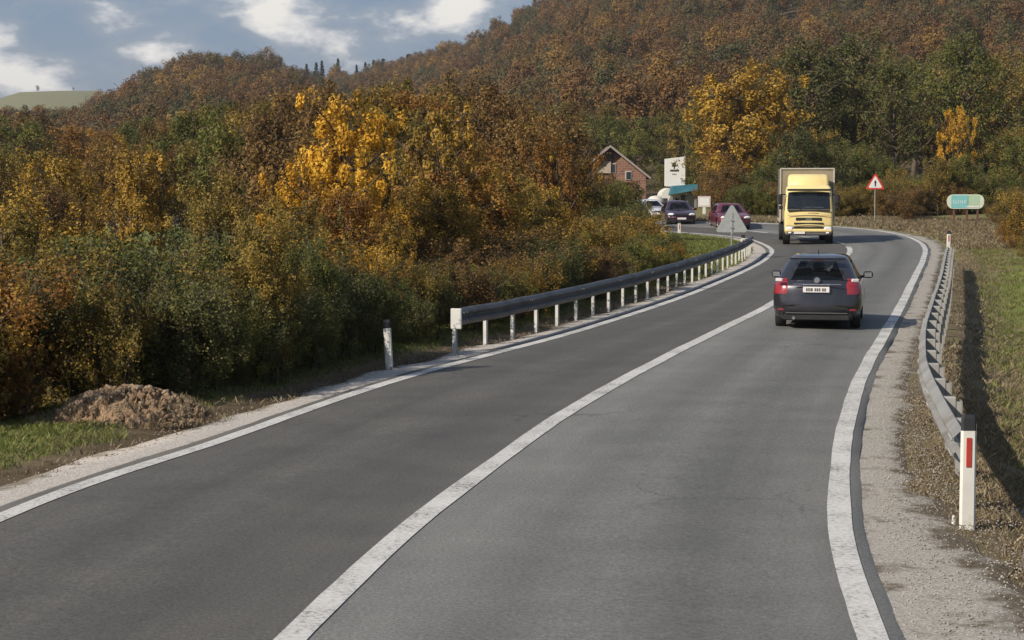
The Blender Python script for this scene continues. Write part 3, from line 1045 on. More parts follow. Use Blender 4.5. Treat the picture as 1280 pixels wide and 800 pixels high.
def tree(name, proto, mat, x, y, top=None, h=None, wide=1.0, label=None, cat='tree', group=None, rz=None, sink=.08, z=None):
    crown, trunk, ph = PR[proto]
    z = gz(x, y) if z is None else z
    if h is None:
        h = top - z
    s = h / ph
    e = empty(name, (x, y, z - sink), random.uniform(0, 6.28) if rz is None else rz)
    e.scale = (s * wide, s * wide, s)
    t = bpy.data.objects.new('trunk', trunk); COL.objects.link(t); t.parent = e
    c = bpy.data.objects.new('crown' if 'shrub' not in name else 'foliage', crown); COL.objects.link(c); c.parent = e
    c.material_slots[0].link = 'OBJECT'
    c.material_slots[0].material = MATS[mat]
    tag(e, label, cat, group)
    return e


def top_for(px, py, Y):
    return P(px, py, Y).z


# ---- singled-out trees: (name, proto, mat, px, py_top, Y, wide, label)
def T(name, proto, mat, px, pytop, Y, wide, label, rz=None, cat='tree', group=None):
    x = (px - 640) / F * Y
    return tree(name, proto, mat, x, Y, top=top_for(px, pytop, Y), wide=wide, label=label, rz=rz, cat=cat, group=group)


T('maple_tree', 'maple0', 'leaf_maple', 432, 122, 41, .72, 'bright yellow maple with large sunlit leaves, tallest and brightest of the roadside thicket', 1.0)
T('maple_tree', 'maple1', 'leaf_maple', 376, 205, 39, .75, 'low yellow maple with loose leaves right against the bright tall maple', 2.2)
T('maple_tree', 'maple1', 'leaf_gold', 548, 132, 47, .68, 'tall golden maple with gaps in its crown next to the bright yellow maple', .4)
T('maple_tree', 'maple0', 'leaf_gold', 492, 275, 37, .75, 'small golden tree with pinkish lower leaves above the green bush at the guardrail end', .9)
T('maple_tree', 'midmaple', 'leaf_gold', 165, 183, 62, .85, 'golden yellow tree with bare pale twigs standing amid the olive thicket', 2.9)
T('maple_tree', 'maple1', 'leaf_orange', 688, 172, 60, .75, 'orange tree rising behind the middle of the dark guardrail', 1.9)
T('maple_tree', 'midmaple', 'leaf_gold', 925, 82, 139, 1.25, 'large golden tree behind the yellow truck and the gas station sign', 4.1)
T('maple_tree', 'midmaple', 'leaf_orange', 903, 150, 143, .8, 'orange tree half hidden by the large golden tree near the station', .6)
T('maple_tree', 'maple1', 'leaf_maple', 1190, 134, 128, .62, 'small bright yellow tree among the dark woods above the green blue sign', 1.2)
T('maple_tree', 'mid1', 'leaf_orange', 1185, 92, 170, 1.1, 'rusty orange tree on the wooded slope just above the small bright yellow tree', 2.0)
T('maple_tree', 'maple1', 'leaf_gold', 30, 415, 24.6, .95, 'golden bush reaching to the ground at the shaded grass before the dirt mound', 3.3)
T('shrub', 'shrub1', 'leaf_gold', 1279, 244, 82, .7, 'yellow leaved shrub at the foot of the wooded slope beyond the grass bank', 1.0, cat='shrub')
T('tall_tree', 'tall0', 'leaf_dark', 1068, 40, 150, 1.2, 'tall dark tree with tangled bare limbs over the red triangle warning sign', .5)
T('tall_tree', 'tall1', 'leaf_dark', 1112, 70, 145, 1.0, 'tall dark slim tree with a pale trunk right of the warning sign', .5)

T('sapling', 'near1', 'leaf_olive', 330, 268, 28.2, .95, 'thin olive sapling sticking out of the low bushes past the dirt mound', 1.3)
T('sapling', 'near2', 'leaf_green', 392, 300, 30.2, .9, 'thin green sapling close to the weathered white post', .2)

for (px_, top_, Y_, w_, m_, lb_) in [(398, 296, 34.2, .8, 'leaf_gold', 'golden bush under the bright yellow maple'), (440, 312, 35.2, .8, 'leaf_maple', 'small yellow bush under the bright yellow maple'),
                                (352, 318, 33.2, .8, 'leaf_gold', 'golden bush behind the thin olive sapling'), (468, 336, 34.6, .8, 'leaf_orange', 'small orange bush behind the weathered white post'),
                                (318, 408, 29.0, .8, 'leaf_gold', 'low golden bush in the dark green shrubs past the dirt mound'), (120, 440, 26.4, .9, 'leaf_orange', 'low orange bush just behind the dirt mound')]:
    T('shrub', 'shrub%d' % (px_ % 3), m_, px_, top_, Y_, w_, lb_, cat='shrub')
for (px_, top_, Y_, w_, m_, lb_) in [(772, 224, 104, 1.0, 'leaf_green', 'green tree half covering the foot of the brick house'), (792, 234, 106, .9, 'leaf_olive', 'olive tree between the brick house and the station'), (806, 250, 108, .9, 'leaf_dark', 'dark bushy tree hiding the pale parked car'), (752, 214, 100, .9, 'leaf_brown', 'brown tree before the gable of the brick house'),
                                     (1197, 192, 122, 1.0, 'leaf_green', 'green tree right under the small bright yellow tree'), (1172, 196, 121, .9, 'leaf_olive', 'olive tree left under the small bright yellow tree'), (950, 112, 141, .9, 'leaf_gold', 'slimmer golden tree beside the large golden tree behind the truck')]:
    T('tree', 'midmaple' if px_ == 950 else 'mid%d' % (px_ % 4), m_, px_, top_, Y_, w_, lb_)

# ---- thicket along the left of the road: rows of shrubs and trees
def off_left(Y, d):
    i = int(np.argmin(np.abs(Lc[:, 1] - Y) + (Lc[:, 0] > 11.6) * 50))
    return float(Lc[i, 0] - d * 1.04)


# skyline of the thicket by bearing (photo pixels)
THK = ([-250, 0, 50, 130, 200, 260, 330, 400, 470, 520, 560, 620, 690, 725, 745, 775, 800, 830], [165, 172, 178, 185, 175, 150, 128, 112, 118, 130, 128, 112, 140, 185, 232, 248, 258, 275])
kinds_by_px = [(-300, 100, ['leaf_gold', 'leaf_olive', 'leaf_gold', 'leaf_olive', 'leaf_brown']), (90, 230, ['leaf_olive', 'leaf_brown', 'leaf_olive', 'leaf_gold', 'leaf_green']),
               (230, 360, ['leaf_olive', 'leaf_brown', 'leaf_olive', 'leaf_green']), (360, 470, ['leaf_olive', 'leaf_gold', 'leaf_brown']),
               (470, 640, ['leaf_gold', 'leaf_orange', 'leaf_brown', 'leaf_olive']), (640, 760, ['leaf_orange', 'leaf_gold', 'leaf_brown', 'leaf_orange']), (760, 900, ['leaf_green', 'leaf_dark', 'leaf_olive'])]
ZONE = [(-300, 60, 'by the shaded verge before the mound'), (60, 260, 'behind the dirt mound'), (260, 470, 'between mound and guardrail'), (470, 640, 'behind the guardrail end'), (640, 760, 'behind the dark guardrail'), (760, 900, 'at the grass patch inside the bend')]


def zone(px):
    for a, b, s in ZONE:
        if a <= px < b: return s
    return ZONE[-1][2] if px > 0 else ZONE[0][2]


def kindpick(px):
    for a, b, k in kinds_by_px:
        if a <= px < b: return random.choice(k)
    return 'leaf_olive'


# front row shrubs
def shrub_row(Y0, Y1, step, d0, d1, hr, mats, sizeword='low'):
    Y = Y0
    while Y < Y1:
        d = random.uniform(d0, d1)
        x = off_left(Y, d); px = 640 + F * x / Y
        m = random.choice(mats)
        h = random.uniform(*hr)
        if px < 115: m = random.choice(['leaf_gold', 'leaf_olive', 'leaf_gold', 'leaf_orange', 'leaf_olive'])
        elif px > 560 and sizeword == 'high': m = random.choice(['leaf_gold', 'leaf_orange', 'leaf_gold', 'leaf_olive', 'leaf_brown', 'leaf_green'])
        if 335 < px < 500 and sizeword != 'low': h *= .62
        tree('shrub', f'shrub{random.randrange(3)}', m, x, Y, h=h, wide=random.uniform(.85, 1.25),
             label=f'{sizeword} {CNAME[m]} shrub {zone(px)}', cat='shrub', group=f'{sizeword} {CNAME[m]} shrubs {zone(px)}')
        Y += step * random.uniform(.8, 1.2)


shrub_row(26.4, 33.0, .62, 1.75, 2.3, (1.1, 1.6), ['leaf_dark', 'leaf_green', 'leaf_green', 'leaf_green', 'leaf_dark'], 'low')
shrub_row(25.5, 34.0, .8, 2.7, 3.4, (1.4, 1.9), ['leaf_green', 'leaf_olive', 'leaf_green', 'leaf_dark'], 'middling')
shrub_row(23.0, 34, .95, 3.9, 4.8, (1.7, 2.3), ['leaf_green', 'leaf_olive', 'leaf_green', 'leaf_brown', 'leaf_dark'], 'high')
shrub_row(34.5, 62, 1.1, 1.7, 2.5, (.9, 1.6), ['leaf_green', 'leaf_dark', 'leaf_brown', 'leaf_olive', 'leaf_gold'], 'low')
shrub_row(35, 66, 1.2, 2.9, 4.0, (1.3, 2.1), ['leaf_olive', 'leaf_brown', 'leaf_gold', 'leaf_green', 'leaf_dark'], 'high')
shrub_row(20.6, 23, 1.2, 4.9, 5.6, (1.9, 2.6), ['leaf_gold', 'leaf_olive'], 'high')
# inside the bend, where the thicket ends
for (px, py, Y, h, m) in [(765, 0, 70, 2.6, 'leaf_dark'), (790, 0, 72, 2.4, 'leaf_dark'), (775, 0, 78, 3.2, 'leaf_green'), (800, 0, 82, 2.4, 'leaf_dark'), (752, 0, 66, 2.0, 'leaf_gold'), (815, 0, 90, 1.7, 'leaf_green'), (785, 0, 92, 3.2, 'leaf_dark'), (745, 0, 75, 3.2, 'leaf_olive'), (826, 0, 97, 1.2, 'leaf_brown')]:
    px -= 14; x = (px - 640) / F * Y; h *= .84
    tree('shrub', f'shrub{random.randrange(3)}', m, x, Y, h=h, wide=.85, label=f'{CNAME[m]} bush {ZONE[-1][2]}', cat='shrub', group=f'{CNAME[m]} bushes at the grass patch inside the bend')

# tree rows behind
specials = [(432, 41), (376, 39), (548, 47), (492, 37), (165, 62), (688, 60)]


def tree_rows():
    n = 0
    rows = [(30, 5.5, 'near', .62), (36, 5.0, 'near', .55), (43, 4.5, 'near', .40), (52, 4.0, 'near', .26), (62, 4.0, 'mid', .14), (74, 4.5, 'mid', .05), (90, 5.0, 'mid', 0.0)]
    for Y0, sp, pr, low in rows:
        x = -.278 * Y0
        xmax = off_left(Y0, 6.0) if Y0 < 62 else min(off_left(min(Y0, 70), 5.5), .055 * Y0)
        while x < xmax:
            Y = Y0 + random.uniform(-2.2, 2.2)
            px = 640 + F * x / Y
            sk = float(np.interp(px, *THK))
            topy = sk + (400 - sk) * low * random.uniform(.7, 1.15) + random.uniform(-26, 24)
            ok = all(not (abs(px - a) < (95 if a < 500 else 70) and Y < b + 1.5) for a, b in specials) or topy > 350
            if Y0 < 38 and 335 < px < 515: ok = False
            if ok:
                m = kindpick(px)
                p_ = f'{pr}{random.randrange(3 if pr == "near" else 4)}'
                if m == 'leaf_gold' and random.random() < .4 and pr == 'near': p_ = 'maple1'
                sz = 'young' if low > .3 else 'full grown'
                tree('tree', p_, m, x, Y, top=top_for(px, topy, Y), wide=random.uniform(.85, 1.2) * (.85 if pr == 'mid' else 1.0), label=f'{sz} {CNAME[m]} thicket tree {zone(px)}', group=f'{sz} {CNAME[m]} thicket trees {zone(px)}')
                n += 1
            x += sp * random.uniform(.33, .50) * (.75 if Y0 < 40 else 1)
    return n


print('thicket trees', tree_rows())
Y_ = 35.5
while Y_ < 60:
    x_ = off_left(Y_, random.uniform(4.2, 5.8)); px_ = 640 + F * x_ / Y_
    m_ = random.choice(['leaf_gold', 'leaf_gold', 'leaf_orange', 'leaf_brown', 'leaf_olive', 'leaf_maple'])
    tree('tree', random.choice(['maple1', 'near0', 'near1', 'near2']), m_, x_, Y_, top=top_for(px_, random.uniform(205, 275) if px_ < 730 else 262, Y_), wide=random.uniform(.9, 1.25),
         label=f'small {CNAME[m_]} tree leaning over the dark guardrail', group=f'small {CNAME[m_]} trees over the dark guardrail')
    Y_ += random.uniform(.9, 1.5)

# ---- woods behind the road bend and on the lower slopes (individual trees)
def lower_woods():
    n = 0
    # front row along the far side of the road
    for px in range(955, 1340, 17):
        Y = random.uniform(124, 136)
        p = px + random.uniform(-6, 6)
        topy = np.interp(p, [950, 1000, 1060, 1120, 1160, 1200, 1240, 1300], [205, 165, 190, 215, 200, 215, 175, 160]) + random.uniform(-18, 18)
        m = random.choice(['leaf_green', 'leaf_dark', 'leaf_olive', 'leaf_green'] if p < 1220 else ['leaf_olive', 'leaf_gold', 'leaf_brown', 'leaf_green'])
        T('tree', f'mid{random.randrange(4)}', m, p, topy, Y, random.uniform(.9, 1.2), f'{CNAME[m]} tree at the foot of the woods beyond the bend', group=f'{CNAME[m]} trees at the foot of the woods beyond the bend'); n += 1
    for px in range(930, 1300, 10):       # low bushes hiding the stems
        Y = random.uniform(119, 124) if px < 1140 else random.uniform(112, 120)
        m = random.choice(['leaf_green', 'leaf_olive', 'leaf_brown', 'leaf_olive'])
        if 1145 < px < 1262: Y = random.uniform(121, 127)
        x = (px - 640) / F * Y
        tree('shrub', f'shrub{random.randrange(3)}', m, x, Y, h=random.uniform(1.2, 2.4), wide=1.3, label=f'{CNAME[m]} bush along the verge beyond the bend', cat='shrub', group=f'{CNAME[m]} bushes beyond the bend')
    # right edge shrubs on the bank
    for (px, Y, h, m) in [(1268, 84, 1.4, 'leaf_orange'), (1290, 70, 1.2, 'leaf_olive'), (1262, 96, 1.2, 'leaf_brown'), (1305, 78, 2.4, 'leaf_gold'), (1245, 108, 1.3, 'leaf_brown'), (1268, 104, 2.2, 'leaf_olive')]:
        x = (px - 640) / F * Y
        tree('shrub', f'shrub{random.randrange(3)}', m, x, Y, h=h, wide=1.1, label=f'{CNAME[m]} shrub on the dry grass bank beyond the road', cat='shrub', group=f'{CNAME[m]} shrubs on the dry grass bank')
    rows = [(150, 6.2), (166, 6.5), (184, 7), (204, 7.5), (226, 8), (250, 7.5), (276, 8)]
    for Y0, sp in rows:
        x = -.29 * Y0
        while x < .29 * Y0:
            Y = Y0 + random.uniform(-7, 7)
            px = 640 + F * x / Y
            if Y0 > 230 and px < 930:
                x += sp; continue
            z = gz(x, Y)
            if px < 740:
                h = random.uniform(6.5, 9); ms = ['leaf_olive', 'leaf_brown', 'leaf_brown', 'leaf_green', 'leaf_orange']
            elif px < 900:
                h = random.uniform(6, 8.5); ms = ['leaf_green', 'leaf_olive', 'leaf_brown', 'leaf_orange']
            else:
                h = random.uniform(9, 13.5); ms = ['leaf_dark', 'leaf_green', 'leaf_dark', 'leaf_olive', 'leaf_green', 'leaf_brown'] if Y0 < 240 else ['leaf_green', 'leaf_olive', 'leaf_brown', 'leaf_gold', 'leaf_olive']
            # keep the house, the tower and the station in view
            if 735 < px < 885 and Y0 < 180:
                h = random.uniform(2.2, 3.2)
            if 740 < px < 892 and Y < 160:
                x += sp * .8; continue
            m = random.choice(ms)
            pr = f'mid{random.randrange(4)}' if h < 11 else f'tall{random.randrange(2)}'
            side = 'behind the roadside thicket' if px < 740 else 'behind the gas station' if px < 900 else 'on the slope behind truck and signs'
            tree('tree', pr, m, x, Y, h=h, wide=random.uniform(.95, 1.3), label=f'{CNAME[m]} tree {side}', group=f'{CNAME[m]} trees {side}', z=z); n += 1
            x += sp * random.uniform(.75, 1.2)
    return n


random.seed(21)
print('lower woods', lower_woods())
for px_ in range(846, 925, 9):
    Y_ = random.uniform(157, 165) if px_ < 888 else random.uniform(134, 141)
    m_ = random.choice(['leaf_olive', 'leaf_brown', 'leaf_orange', 'leaf_green'])
    tree('shrub', f'shrub{px_ % 3}', m_, (px_ - 640) / F * Y_, Y_, h=random.uniform(2.4, 4.0), wide=1.1, label=f'{CNAME[m_]} bush behind the gas station and the pinkish board', cat='shrub', group=f'{CNAME[m_]} bushes behind the gas station')

# ---- the far wood on the hills: nobody could count it
def forest():
    r = np.random.RandomState(3)
    protos = []
    colp = bpy.data.collections.new('forest_prototypes')
    for k in range(5):
        h = 8.0; rad_ = 3.0
        nc = 38
        d = r.normal(size=(nc, 3)); d /= np.linalg.norm(d, axis=1, keepdims=True)
        cc = np.array([0, 0, 4.6]) + d * r.uniform(.45, 1, (nc, 1)) * [rad_ * .8, rad_ * .8, 3.0]
        cen = []; ov = []; cl = []
        for c_ in cc:
            m_ = 52
            dd = r.normal(size=(m_, 3)); dd /= np.linalg.norm(dd, axis=1, keepdims=True)
            cen.append(c_ + dd * r.uniform(.4, 1.0) * .95); ov.append(dd * .6 + .4 * (c_ - [0, 0, 3.5]) / 3); cl.append(np.full(m_, r.uniform()))
        cen = np.vstack(cen); ov = np.vstack(ov); cl = np.concatenate(cl)
        v, q = leaves_arrays(cen, ov, .30, cl, r, .68)
        # trunk and a few limbs as thin quads-tubes
        mb = MB()
        mb.tube([(0, 0, 0), (.1, 0, 4), (0, .1, 7.5)], [.16, .11, .03], n=4, caps=False)
        for j in range(10):
            w = r.uniform(0, 6.28); z_ = r.uniform(2, 6)
            mb.tube([(0, 0, z_), (cos(w) * 2.6, sin(w) * 2.6, z_ + 2.2)], [.07, .02], n=3, caps=False)
        me = bpy.data.meshes.new('far_tree')
        tq = [f_ for f_ in mb.f]
        V_ = np.vstack([v, np.array(mb.v)]); nq = len(q)
        allf = [tuple(a) for a in q] + [tuple(i + len(v) for i in f_) for f_ in tq]
        me.from_pydata([tuple(a) for a in V_], [], allf)
        me.materials.append(MATS['leaf_hill']); me.materials.append(MATS['bark'])
        mi = np.zeros(len(allf), np.int32); mi[nq:] = 1
        me.polygons.foreach_set('material_index', mi)
        a = me.attributes.new('rnd', 'FLOAT', 'FACE'); a.data.foreach_set('value', np.r_[r.uniform(size=nq), np.zeros(len(tq))].astype(np.float32))
        a = me.attributes.new('clump', 'FLOAT', 'FACE'); a.data.foreach_set('value', np.r_[cl, np.zeros(len(tq))].astype(np.float32))
        o_ = bpy.data.objects.new('far_tree', me); colp.objects.link(o_)
    # scatter on a jittered polar grid
    pts = []
    Y0 = 236.0
    while Y0 < 1320:
        sp = 6.0 + (Y0 - 236) * .004
        nx_ = int(.64 * Y0 / sp)
        u = np.linspace(-.32 * Y0, .32 * Y0, nx_)
        xx = u + r.uniform(-.45, .45, nx_) * sp; yy_ = Y0 + r.uniform(-.45, .45, nx_) * sp
        pts.append(np.stack([xx, yy_], 1))
        Y0 += sp
    pts = np.vstack(pts)
    # drop what lies far behind the ridges
    px = 640 + F * pts[:, 0] / pts[:, 1]
    rr_ = np.hypot(pts[:, 0], pts[:, 1])
    Yr = np.interp(px, [-400, 300, 520, 670, 1280], [1300, 1150, 1000, 820, 720])
    lim = np.where(px < 360, 745, Yr + 40)
    m_ = (rr_ < lim) & (px > -120) & (px < 1400)
    pts = pts[m_]
    z = ground_z(pts[:, 0], pts[:, 1])[0]
    n_ = len(pts)
    me = bpy.data.meshes.new('hillside_forest')
    me.vertices.add(n_)
    me.vertices.foreach_set('co', np.column_stack([pts, z - .3]).astype(np.float32).ravel())
    a = me.attributes.new('sc', 'FLOAT', 'POINT'); a.data.foreach_set('value', (r.uniform(.72, 1.45, n_) * (.9 + .25 * vnoise(pts[:, 0] * .03, pts[:, 1] * .03, 9))).astype(np.float32))
    a = me.attributes.new('rot', 'FLOAT', 'POINT'); a.data.foreach_set('value', r.uniform(0, 6.28, n_).astype(np.float32))
    a = me.attributes.new('idx', 'INT', 'POINT'); a.data.foreach_set('value', r.randint(0, 5, n_).astype(np.int32))
    ob = bpy.data.objects.new('hillside_forest', me); COL.objects.link(ob)
    tag(ob, 'dense autumn wood of brown, rust and olive trees covering the hills', 'forest', kind='stuff')
    ng = bpy.data.node_groups.new('forest', 'GeometryNodeTree')
    ng.interface.new_socket('Geometry', in_out='INPUT', socket_type='NodeSocketGeometry')
    ng.interface.new_socket('Geometry', in_out='OUTPUT', socket_type='NodeSocketGeometry')
    gi = ng.nodes.new('NodeGroupInput'); g_o = ng.nodes.new('NodeGroupOutput')
    ip = ng.nodes.new('GeometryNodeInstanceOnPoints')
    ci = ng.nodes.new('GeometryNodeCollectionInfo'); ci.inputs['Collection'].default_value = colp
    ci.inputs['Separate Children'].default_value = True; ci.inputs['Reset Children'].default_value = True
    ip.inputs['Pick Instance'].default_value = True

    def na(name, typ):
        q_ = ng.nodes.new('GeometryNodeInputNamedAttribute'); q_.data_type = typ; q_.inputs['Name'].default_value = name
        return q_.outputs[0]
    lk = ng.links.new
    lk(gi.outputs[0], ip.inputs['Points']); lk(ci.outputs[0], ip.inputs['Instance'])
    lk(na('idx', 'INT'), ip.inputs['Instance Index'])
    cx = ng.nodes.new('ShaderNodeCombineXYZ'); lk(na('rot', 'FLOAT'), cx.inputs[2])
    er = ng.nodes.new('FunctionNodeEulerToRotation'); lk(cx.outputs[0], er.inputs[0]); lk(er.outputs[0], ip.inputs['Rotation'])
    lk(na('sc', 'FLOAT'), ip.inputs['Scale'])
    lk(ip.outputs[0], g_o.inputs[0])
    md = ob.modifiers.new('forest', 'NODES'); md.node_group = ng
    print('forest trees', n_)


forest()

# conifers on the far ridge and lone trees on the pale far hill
for (px, py) in [(385, 79), (397, 77), (404, 75), (424, 72), (447, 80), (458, 77), (468, 74), (480, 72), (490, 75), (512, 66), (519, 70), (500, 74), (536, 70), (543, 72)]:
    Y = 1060 + random.uniform(-25, 25)
    x = (px - 640) / F * Y
    tree('conifer_tree', 'conifer', 'leaf_conifer', x, Y, top=top_for(px, py, Y), wide=1.0 if px not in (512,) else 1.4,
         label='small dark conifer on the distant ridge between the two hills', group='conifers on the distant ridge')
for (px, py, w) in [(20, 121, 1.1), (33, 118, 1.0), (51, 107, 1.0), (95, 109, .9), (70, 116, 1.4), (122, 116, 1.2)]:
    Y = 2560.0
    x = (px - 640) / F * Y
    tree('lone_tree', f'mid{random.randrange(4)}', 'leaf_dark', x, Y, top=top_for(px, py, Y), wide=w, label='tiny lone tree on top of the pale far hill', group='lone trees on the pale far hill')

# ------------------------------------------------------------------ grass, weeds, stones
def blades(name, pts, mat, label, cat, hr, wr, per=5, spread=.06):
    r = np.random.RandomState(len(pts))
    pts = np.repeat(pts, per, axis=0)
    n = len(pts)
    base = pts + np.column_stack([r.normal(size=(n, 2)) * spread, np.zeros(n)])
    w = r.uniform(0, 2 * pi, n); h = r.uniform(*hr, n); wd = r.uniform(*wr, n)
    sx = np.column_stack([np.cos(w), np.sin(w), np.zeros(n)]) * wd[:, None]
    lean = np.column_stack([r.normal(size=(n, 2)) * .45, np.ones(n)]) * h[:, None]
    v = np.stack([base - sx, base + sx, base + lean * .6 + sx * .7, base + lean * [1.35, 1.35, 1]], 1).reshape(-1, 3)
    q = np.arange(n * 4).reshape(n, 4)
    me = np_mesh(name, v, q, MATS[mat], {'rnd': ('FACE', r.uniform(size=n)), 'clump': ('FACE', np.repeat(r.uniform(size=n // per), per))})
    o_ = bpy.data.objects.new(name, me); COL.objects.link(o_)
    tag(o_, label, cat, kind='stuff')
    return o_


def scatter(n, x0, x1, y0, y1, cond, seed, power=1.0):
    r = np.random.RandomState(seed)
    x = r.uniform(x0, x1, n)
    y = y0 + (y1 - y0) * r.uniform(size=n) ** power
    vis = np.abs(x / y) < .30
    x, y = x[vis], y[vis]
    z, od = ground_z(x, y)
    k = cond(x, y, od, r)
    return np.column_stack([x, y, z])[k]


grassy = lambda x, y: vnoise(x * .35, y * .22, 21) + .35 * vnoise(x * 1.5, y * 1.1, 22)
pts = scatter(60000, 3, 27, 14, 92, lambda x, y, o, r: (o > 1.1) & (o < 11) & ((grassy(x, y) > .38) | (o < 0)) & (o > 1.9 - .0 * y), 1, 1.7)
blades('verge_grass', pts, 'grass_blade', 'short green grass on the bank beyond the bright guardrail', 'grass', (.04, .13), (.006, .014), 4)
pts = scatter(90000, 3, 27, 13, 100, lambda x, y, o, r: (o > .75 + .9 * vnoise(x, y * .5, 31) + 1.6 * (y < 15.5)) & (o < 12) & (vnoise(x * .5, y * .3, 24) + r.uniform(size=len(x)) * .5 > (.62 + .2 * (o > 2.2))), 2, 1.6)
blades('dry_weeds', pts, 'dry_blade', 'dry brown weeds along the gravel by the bright guardrail', 'weeds', (.03, .12), (.005, .014), 4)
pts = scatter(90000, 2.6, 8, 12, 27, lambda x, y, o, r: (o > .95 + .7 * vnoise(x * 1.5, y * .8, 31) - .35 * (y > 18)) & (vnoise(x * 1.6, y * .9, 24) + r.uniform(size=len(x)) * .5 > .62) | (o > .35) & (r.uniform(size=len(x)) < .10 * vnoise(x * 2.2, y * 1.2, 26) * np.clip(o, 0, 1)), 12, 1.0)
blades('dry_weeds', pts, 'dry_blade', 'dry brown weeds round the foot of the big white roadside post', 'weeds', (.015, .055), (.002, .006), 5)
pts = scatter(110000, -9, 10, 15, 60, lambda x, y, o, r: (o < -1.25 - .3 * vnoise(x * 2, y, 33)) & (o > -4.2), 3, 1.5)
blades('verge_grass', pts, 'grass_blade', 'green grass on the verge below the thicket and guardrail', 'grass', (.03, .085), (.003, .0075), 5)
pts = scatter(26000, -9, 12, 15, 75, lambda x, y, o, r: (o < -.75) & (o > -1.9) & (r.uniform(size=len(x)) < .75), 4, 1.4)
blades('dry_weeds', pts, 'dry_blade', 'dry brown weeds at the edge of the pale gravel strip', 'weeds', (.03, .09), (.005, .012), 4)
pts = scatter(50000, -1, 14, 58, 104, lambda x, y, o, r: (o < -.9) & (o > -14), 5, .9)
blades('bend_grass', pts, 'grass_blade', 'green grass patch inside the bend behind the guardrail', 'grass', (.06, .16), (.012, .025), 4)
pts = scatter(30000, 10, 33, 84, 122, lambda x, y, o, r: (o > 1.2) & (o < 14), 6, 1.0)
blades('bank_grass', pts, 'dry_blade', 'dry tan grass below the woods beyond the bend', 'grass', (.08, .25), (.012, .03), 4)


def stones(name, pts, mat, sr, label):
    r = np.random.RandomState(99 + len(pts))
    base = np.array([(1, 0, 0), (-1, 0, 0), (0, 1, 0), (0, -1, 0), (0, 0, .7), (0, 0, -.7)], float)
    fc = np.array([(0, 2, 4), (2, 1, 4), (1, 3, 4), (3, 0, 4), (2, 0, 5), (1, 2, 5), (3, 1, 5), (0, 3, 5)])
    n = len(pts)
    s = r.uniform(*sr, n) ** 1.0
    v = base[None] * (1 + r.uniform(-.3, .3, (n, 6, 1))) * s[:, None, None]
    w = r.uniform(0, 6.28, n); c_, s_ = np.cos(w)[:, None], np.sin(w)[:, None]
    x = v[..., 0] * c_ - v[..., 1] * s_; y = v[..., 0] * s_ + v[..., 1] * c_
    v = np.stack([x, y, v[..., 2]], -1) + pts[:, None, :]
    q = (np.arange(n)[:, None, None] * 6 + fc[None]).reshape(-1, 3)
    me = np_mesh(name, v.reshape(-1, 3), q, MATS[mat], nper=3)
    o_ = bpy.data.objects.new(name, me); COL.objects.link(o_)
    tag(o_, label, 'stones', kind='stuff')


r = np.random.RandomState(44)
sp_ = []
for i in range(NS):
    y = ST[i, 1]
    if not 11 < y < 45: continue
    for k in range(int(150 * (18 / max(y, 12)) ** 1.2)):
        wmax = float(np.interp(y, [12, 16, 22, 30], [3.0, 1.6, 1.1, .9]))
        p = rp(i, r.uniform(.28, wmax), 'R') + [r.uniform(-.3, .3), r.uniform(-.3, .3), -.014]
        sp_.append(p)
stones('gravel', np.array(sp_), 'stone_grey', (.004, .013), 'loose pale gravel stones on the wide shoulder')
sp_ = []
for i in range(NS):
    y = ST[i, 1]
    if not 14 < y < 40: continue
    for k in range(26):
        p = rp(i, -r.uniform(.3, 1.05), 'L') + [0, r.uniform(-.25, .25), -.02]
        sp_.append(p)
stones('gravel', np.array(sp_), 'stone_grey', (.005, .014), 'loose pale gravel stones on the narrow strip along the thicket side')


# small clod prototype, used for the mound
def lump(seed, s=1.0, name='clod', mat='dirt_clod'):
    import bmesh
    r_ = random.Random(seed)
    bm = bmesh.new()
    bmesh.ops.create_icosphere(bm, subdivisions=2, radius=1.0)
    ph = [r_.uniform(0, 6) for _ in range(6)]
    for v in bm.verts:
        c_ = v.co
        k = 1 + .22 * sin(3 * c_.x + ph[0]) * cos(2.6 * c_.y + ph[1]) + .16 * sin(5 * c_.z + ph[2] + 2 * c_.x) + r_.uniform(-.10, .10)
        v.co = c_ * k
        v.co.z *= .75
    me = bpy.data.meshes.new(name); bm.to_mesh(me); bm.free()
    me.materials.append(MATS[mat])
    return me


